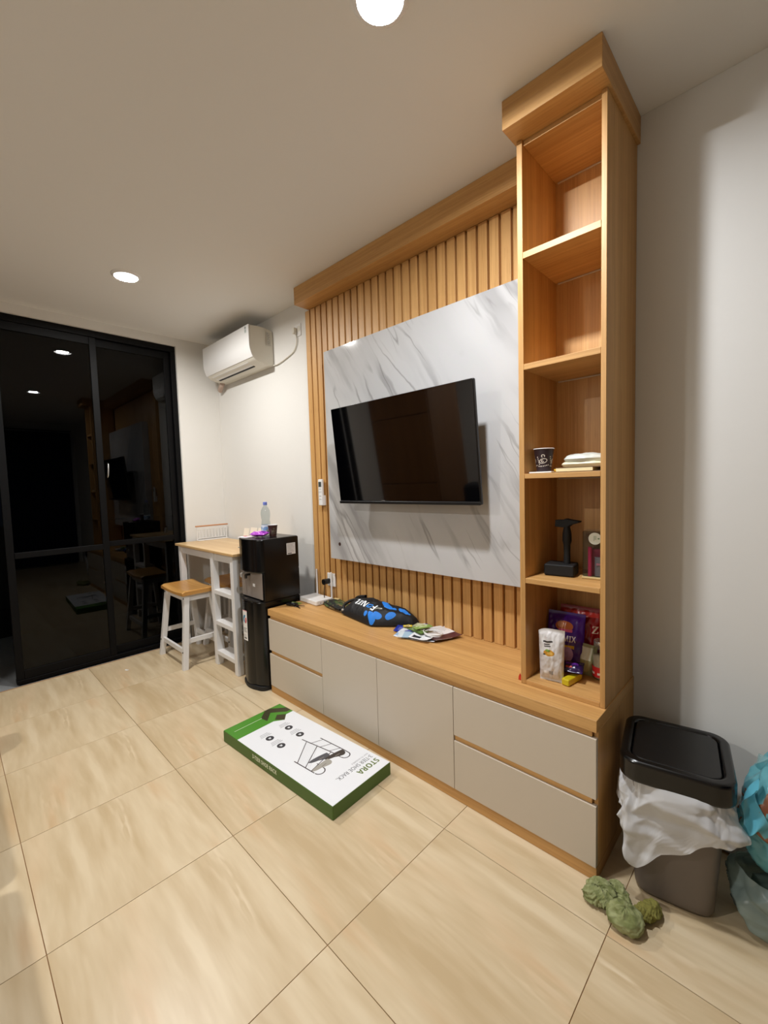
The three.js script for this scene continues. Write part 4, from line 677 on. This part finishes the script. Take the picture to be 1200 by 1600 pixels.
{
  const teal = phys('#ffffff', 0.25, { transmission: 0.3, thickness: 0, side: THREE.DoubleSide, map: canvasTex(512, 512, (g, w, h) => { g.fillStyle = '#78bfca'; g.fillRect(0, 0, w, h); g.strokeStyle = '#a8633f'; g.lineWidth = 9; g.lineCap = 'round'; for (const [x, y] of [[230, 200], [400, 190], [90, 210], [310, 170], [150, 180]]) { g.beginPath(); g.moveTo(x, y - 50); g.lineTo(x - 4, y + 60); g.moveTo(x - 30, y + 8); g.lineTo(x + 30, y); g.moveTo(x - 26, y + 90); g.lineTo(x, y + 150); g.lineTo(x + 20, y + 90); g.stroke(); g.fillStyle = '#b0603a'; g.beginPath(); g.arc(x, y + 4, 12, 0, 7); g.fill(); } }) });
  const t = thing('plastic_bag', 'stuffed teal plastic bag with orange print right of the bin', 'plastic bag', [-0.002, 0, 0.215], 0.5);
  const bagP = (u, v) => {
    const a = -u * Math.PI * 2, y = mix(0.176, 0.5, v);
    const r = 0.115 * Math.pow(Math.sin(Math.PI * clamp(0.12 + 0.80 * v)), 0.6) * (v < 0.02 ? 0.2 : 1);
    const w = 1 + 0.34 * facet(u * 10 + v * 0.8, v * 6, 10, 51) + 0.16 * facet(u * 24 + v * 3, v * 13, 24, 52);
    return [1.02 * r * w * Math.cos(a), y + 0.012 * fb3(a * 2, 3, 1, 4) + 0.02 * Math.sin(a * 3) * v, r * w * Math.sin(a)];
  };
  mesh('bag_body', flip(surf(120, 60, bagP, true, (u, v) => [u, v])), teal, t);
  const clear = phys('#bfe3e6', 0.15, { transmission: 0.7, thickness: 0, side: THREE.DoubleSide });
  mesh('top_loop', surf(40, 10, (u, v) => { const a = mix(-2.6, 2.6, u); return [0.085 * Math.sin(a) * (1 - 0.2 * v), 0.44 + 0.085 * Math.cos(a * 0.55) + 0.03 * v, 0.03 * Math.cos(a) + 0.02 * Math.sin(a * 4) * v]; }), clear, t);
  mesh('knot_ear', surf(16, 16, (u, v) => [-0.10 - 0.045 * u * (1 - 0.4 * v) + 0.01 * Math.sin(v * 7), mix(0.33, 0.475, v) + 0.01 * Math.sin(u * 5), 0.06 + 0.02 * Math.sin(u * 3 + v * 5)]), phys('#6cc3da', 0.25, { transmission: 0.25, thickness: 0, side: THREE.DoubleSide }), t);
}
{
  const t = thing('plastic_bag', 'cloudy clear plastic bag slumped on the floor below the teal bag', 'plastic bag', [-0.004, 0, 0.225]);
  const film = phys('#b4c9c6', 0.22, { transmission: 0.55, thickness: 0, side: THREE.DoubleSide });
  const P = (u, v) => { const a = -u * Math.PI * 2, y = mix(0.004, 0.165, v), r = 0.12 * Math.pow(Math.sin(Math.PI * clamp(0.22 + 0.5 * v)), 0.7), w = 1 + 0.36 * facet(u * 12 + v, v * 4, 12, 71) + 0.16 * facet(u * 26 + v * 2, v * 8, 26, 72); return [1.1 * r * w * Math.cos(a), Math.max(0.002, y + 0.01 * Math.sin(a * 5) * (1 - v) * 0.4), r * w * Math.sin(a)]; };
  mesh('bag_body', flip(surf(110, 40, P, true)), film, t);
  mesh('wrapped_contents', surf(48, 24, (u, v) => { const a = -u * Math.PI * 2, p = v * Math.PI, w = 1 + 0.2 * fb3(Math.cos(a) * 4, v * 6, Math.sin(a) * 4, 81); return [0.085 * w * Math.sin(p) * Math.cos(a), 0.08 - 0.072 * Math.cos(p), 0.07 * w * Math.sin(p) * Math.sin(a)]; }, true), std('#4c5a52', 0.7), t);
}
{
  const olive = new THREE.MeshStandardMaterial({ roughness: 0.95, bumpMap: clothBump, bumpScale: 0.0012, map: dataTex(128, 128, (u, v) => { const a = fbm(u, v, 8, 8, 3, 91); return rgbmix([118, 124, 74], [158, 162, 116], clamp((a - 0.3) * 2.2)); }) });
  const dol = new THREE.MeshStandardMaterial({ roughness: 0.95, bumpMap: clothBump, bumpScale: 0.0012, color: '#7d7838' });
  const roll = (pts, r, k, flat = 0.85, nu = 110, nv = 44) => {      // a soft roll of cloth with folds running along it
    const c = new THREE.CatmullRomCurve3(pts.map(p => new THREE.Vector3(...p))), T = new THREE.Vector3(), D = new THREE.Vector3();
    return surf(nv, nu, (u, v) => {
      const a = u * Math.PI * 2; c.getPointAt(v, T); c.getTangentAt(v, D); const S = new THREE.Vector3(-D.z, 0, D.x).normalize();
      const fold = 1 - Math.abs(Math.sin(a * 2.5 + 2.2 * Math.sin(v * 5 + k) + k)), R = r * Math.pow(Math.sin(Math.PI * clamp(0.035 + 0.93 * v)), 0.3) * (0.86 + 0.26 * fold * fold + 0.22 * fb3(Math.cos(a) * 3 + v * 5, Math.sin(a) * 3, v * 7, k) + 0.10 * fb3(Math.cos(a) * 9, v * 22, Math.sin(a) * 9, k + 3)) * (v < 0.004 || v > 0.996 ? 0.05 : 1);
      return [T.x + S.x * Math.cos(a) * R, Math.max(0.0008, T.y + Math.sin(a) * R * flat), T.z + S.z * Math.cos(a) * R];
    }, true);
  };
  const t = thing('sock', 'crumpled olive green sock at the corner of the cabinet', 'sock', [-0.42, 0, 0.478]);
  mesh('foot', roll([[-0.052, 0.018, 0.02], [-0.035, 0.022, 0.03], [-0.005, 0.024, 0.028], [0.035, 0.02, 0.02]], 0.028, 3), olive, t);
  mesh('heel', roll([[-0.05, 0.02, 0.012], [-0.03, 0.03, -0.012], [0.0, 0.03, -0.012], [0.03, 0.022, 0.002]], 0.02, 6), olive, t);
  mesh('ankle', roll([[0.0, 0.02, -0.058], [0.02, 0.026, -0.045], [0.045, 0.024, -0.025], [0.066, 0.018, -0.008]], 0.02, 9), olive, t);
  const q = thing('sock', 'olive green sock rolled into a ball in front of the bin', 'sock', [-0.348, 0, 0.53]);
  mesh('ball', surf(72, 48, (u, v) => { const a = -u * Math.PI * 2, p = v * Math.PI, f = 1 - Math.abs(Math.sin(a * 1.5 + v * 5)), w = 1 + 0.13 * fb3(Math.cos(a) * 4, v * 7, Math.sin(a) * 4, 101) + 0.16 * facet(u * 11, v * 6, 11, 102) + 0.08 * f * f - 0.22 * Math.exp(-(Math.pow(a + 4.5, 2) * 2 + Math.pow(v - 0.72, 2) * 60)); return [0.049 * w * Math.sin(p) * Math.cos(a), Math.max(0.0008, 0.032 - 0.034 * w * Math.cos(p)), 0.043 * w * Math.sin(p) * Math.sin(a)]; }, true), olive, q);
  mesh('cuff', roll([[0.015, 0.024, -0.035], [0.035, 0.024, -0.06], [0.05, 0.022, -0.09], [0.045, 0.018, -0.125]], 0.027, 17), dol, q);
  solo('paper_scrap', sheet(0.03, 0.012, 0.002), M.white, 'tiny white paper scrap on the floor by the front stool', 'paper scrap', [-3.64, 0.0006, 0.98], [0, 0.4, 0]);
}

// ------------------------------------------------------------------ what the photograph shows only as reflections and shade: wardrobe, sofa, curtain
{
  const t = thing('wardrobe', 'brown panelled wardrobe seen only in the television reflection', 'wardrobe', [0, 0, 0]);
  const dw = phys('#a08f80', 0.4, { map: woodMap });
  mesh('carcass', span(-3.93, -3.0, 0.001, 2.6, 2.57, 3.15), dw, t);
  for (const [y0, y1] of [[0.08, 0.9], [0.91, 1.7], [1.71, 2.56]]) mesh('door_panel', span(-3.92, -3.01, y0, y1, 2.55, 2.569), dw, t);
}
{
  const t = thing('sofa', 'dark charcoal sofa opposite the television', 'sofa', [-1.92, 0, 2.43]);
  const f = std('#1b1b1e', 0.9);
  mesh('base', box(1.7, 0.3, 0.78, 0.03), f, t, [0, 0.23, 0]); mesh('backrest', box(1.7, 0.5, 0.2, 0.05), f, t, [0, 0.6, 0.33]);
  for (const x of [-0.92, 0.92]) mesh('armrest', box(0.16, 0.56, 0.82, 0.04), f, t, [x, 0.31, 0]);
  for (const x of [-0.42, 0.42]) mesh('seat_cushion', box(0.82, 0.12, 0.56, 0.04), f, t, [x, 0.44, -0.09]);
  for (const x of [-0.8, 0.8]) for (const z of [-0.34, 0.34]) mesh('foot', cyl(0.025, 0.02, 0.08, 12), M.blackMatte, t, [x, 0.0405, z]);
}
{
  const t = thing('curtain', 'dark blue pleated curtain seen only as a reflection in the glass door', 'curtain', [2.12, 0, 0]);
  const g = surf(320, 4, (u, v) => [0.035 * Math.sin(u * 120 * Math.PI) * 0.9, mix(0.03, 2.5, v), mix(0.08, 3.9, u)]); mesh('cloth', g, std('#17294a', 0.9, { side: THREE.DoubleSide }), t);
  mesh('rail', cyl(0.012, 0.012, 3.86, 12), M.darkSteel, t, [0, 2.53, 1.99], [Math.PI / 2, 0, 0]);
}

renderer.render(scene, camera);
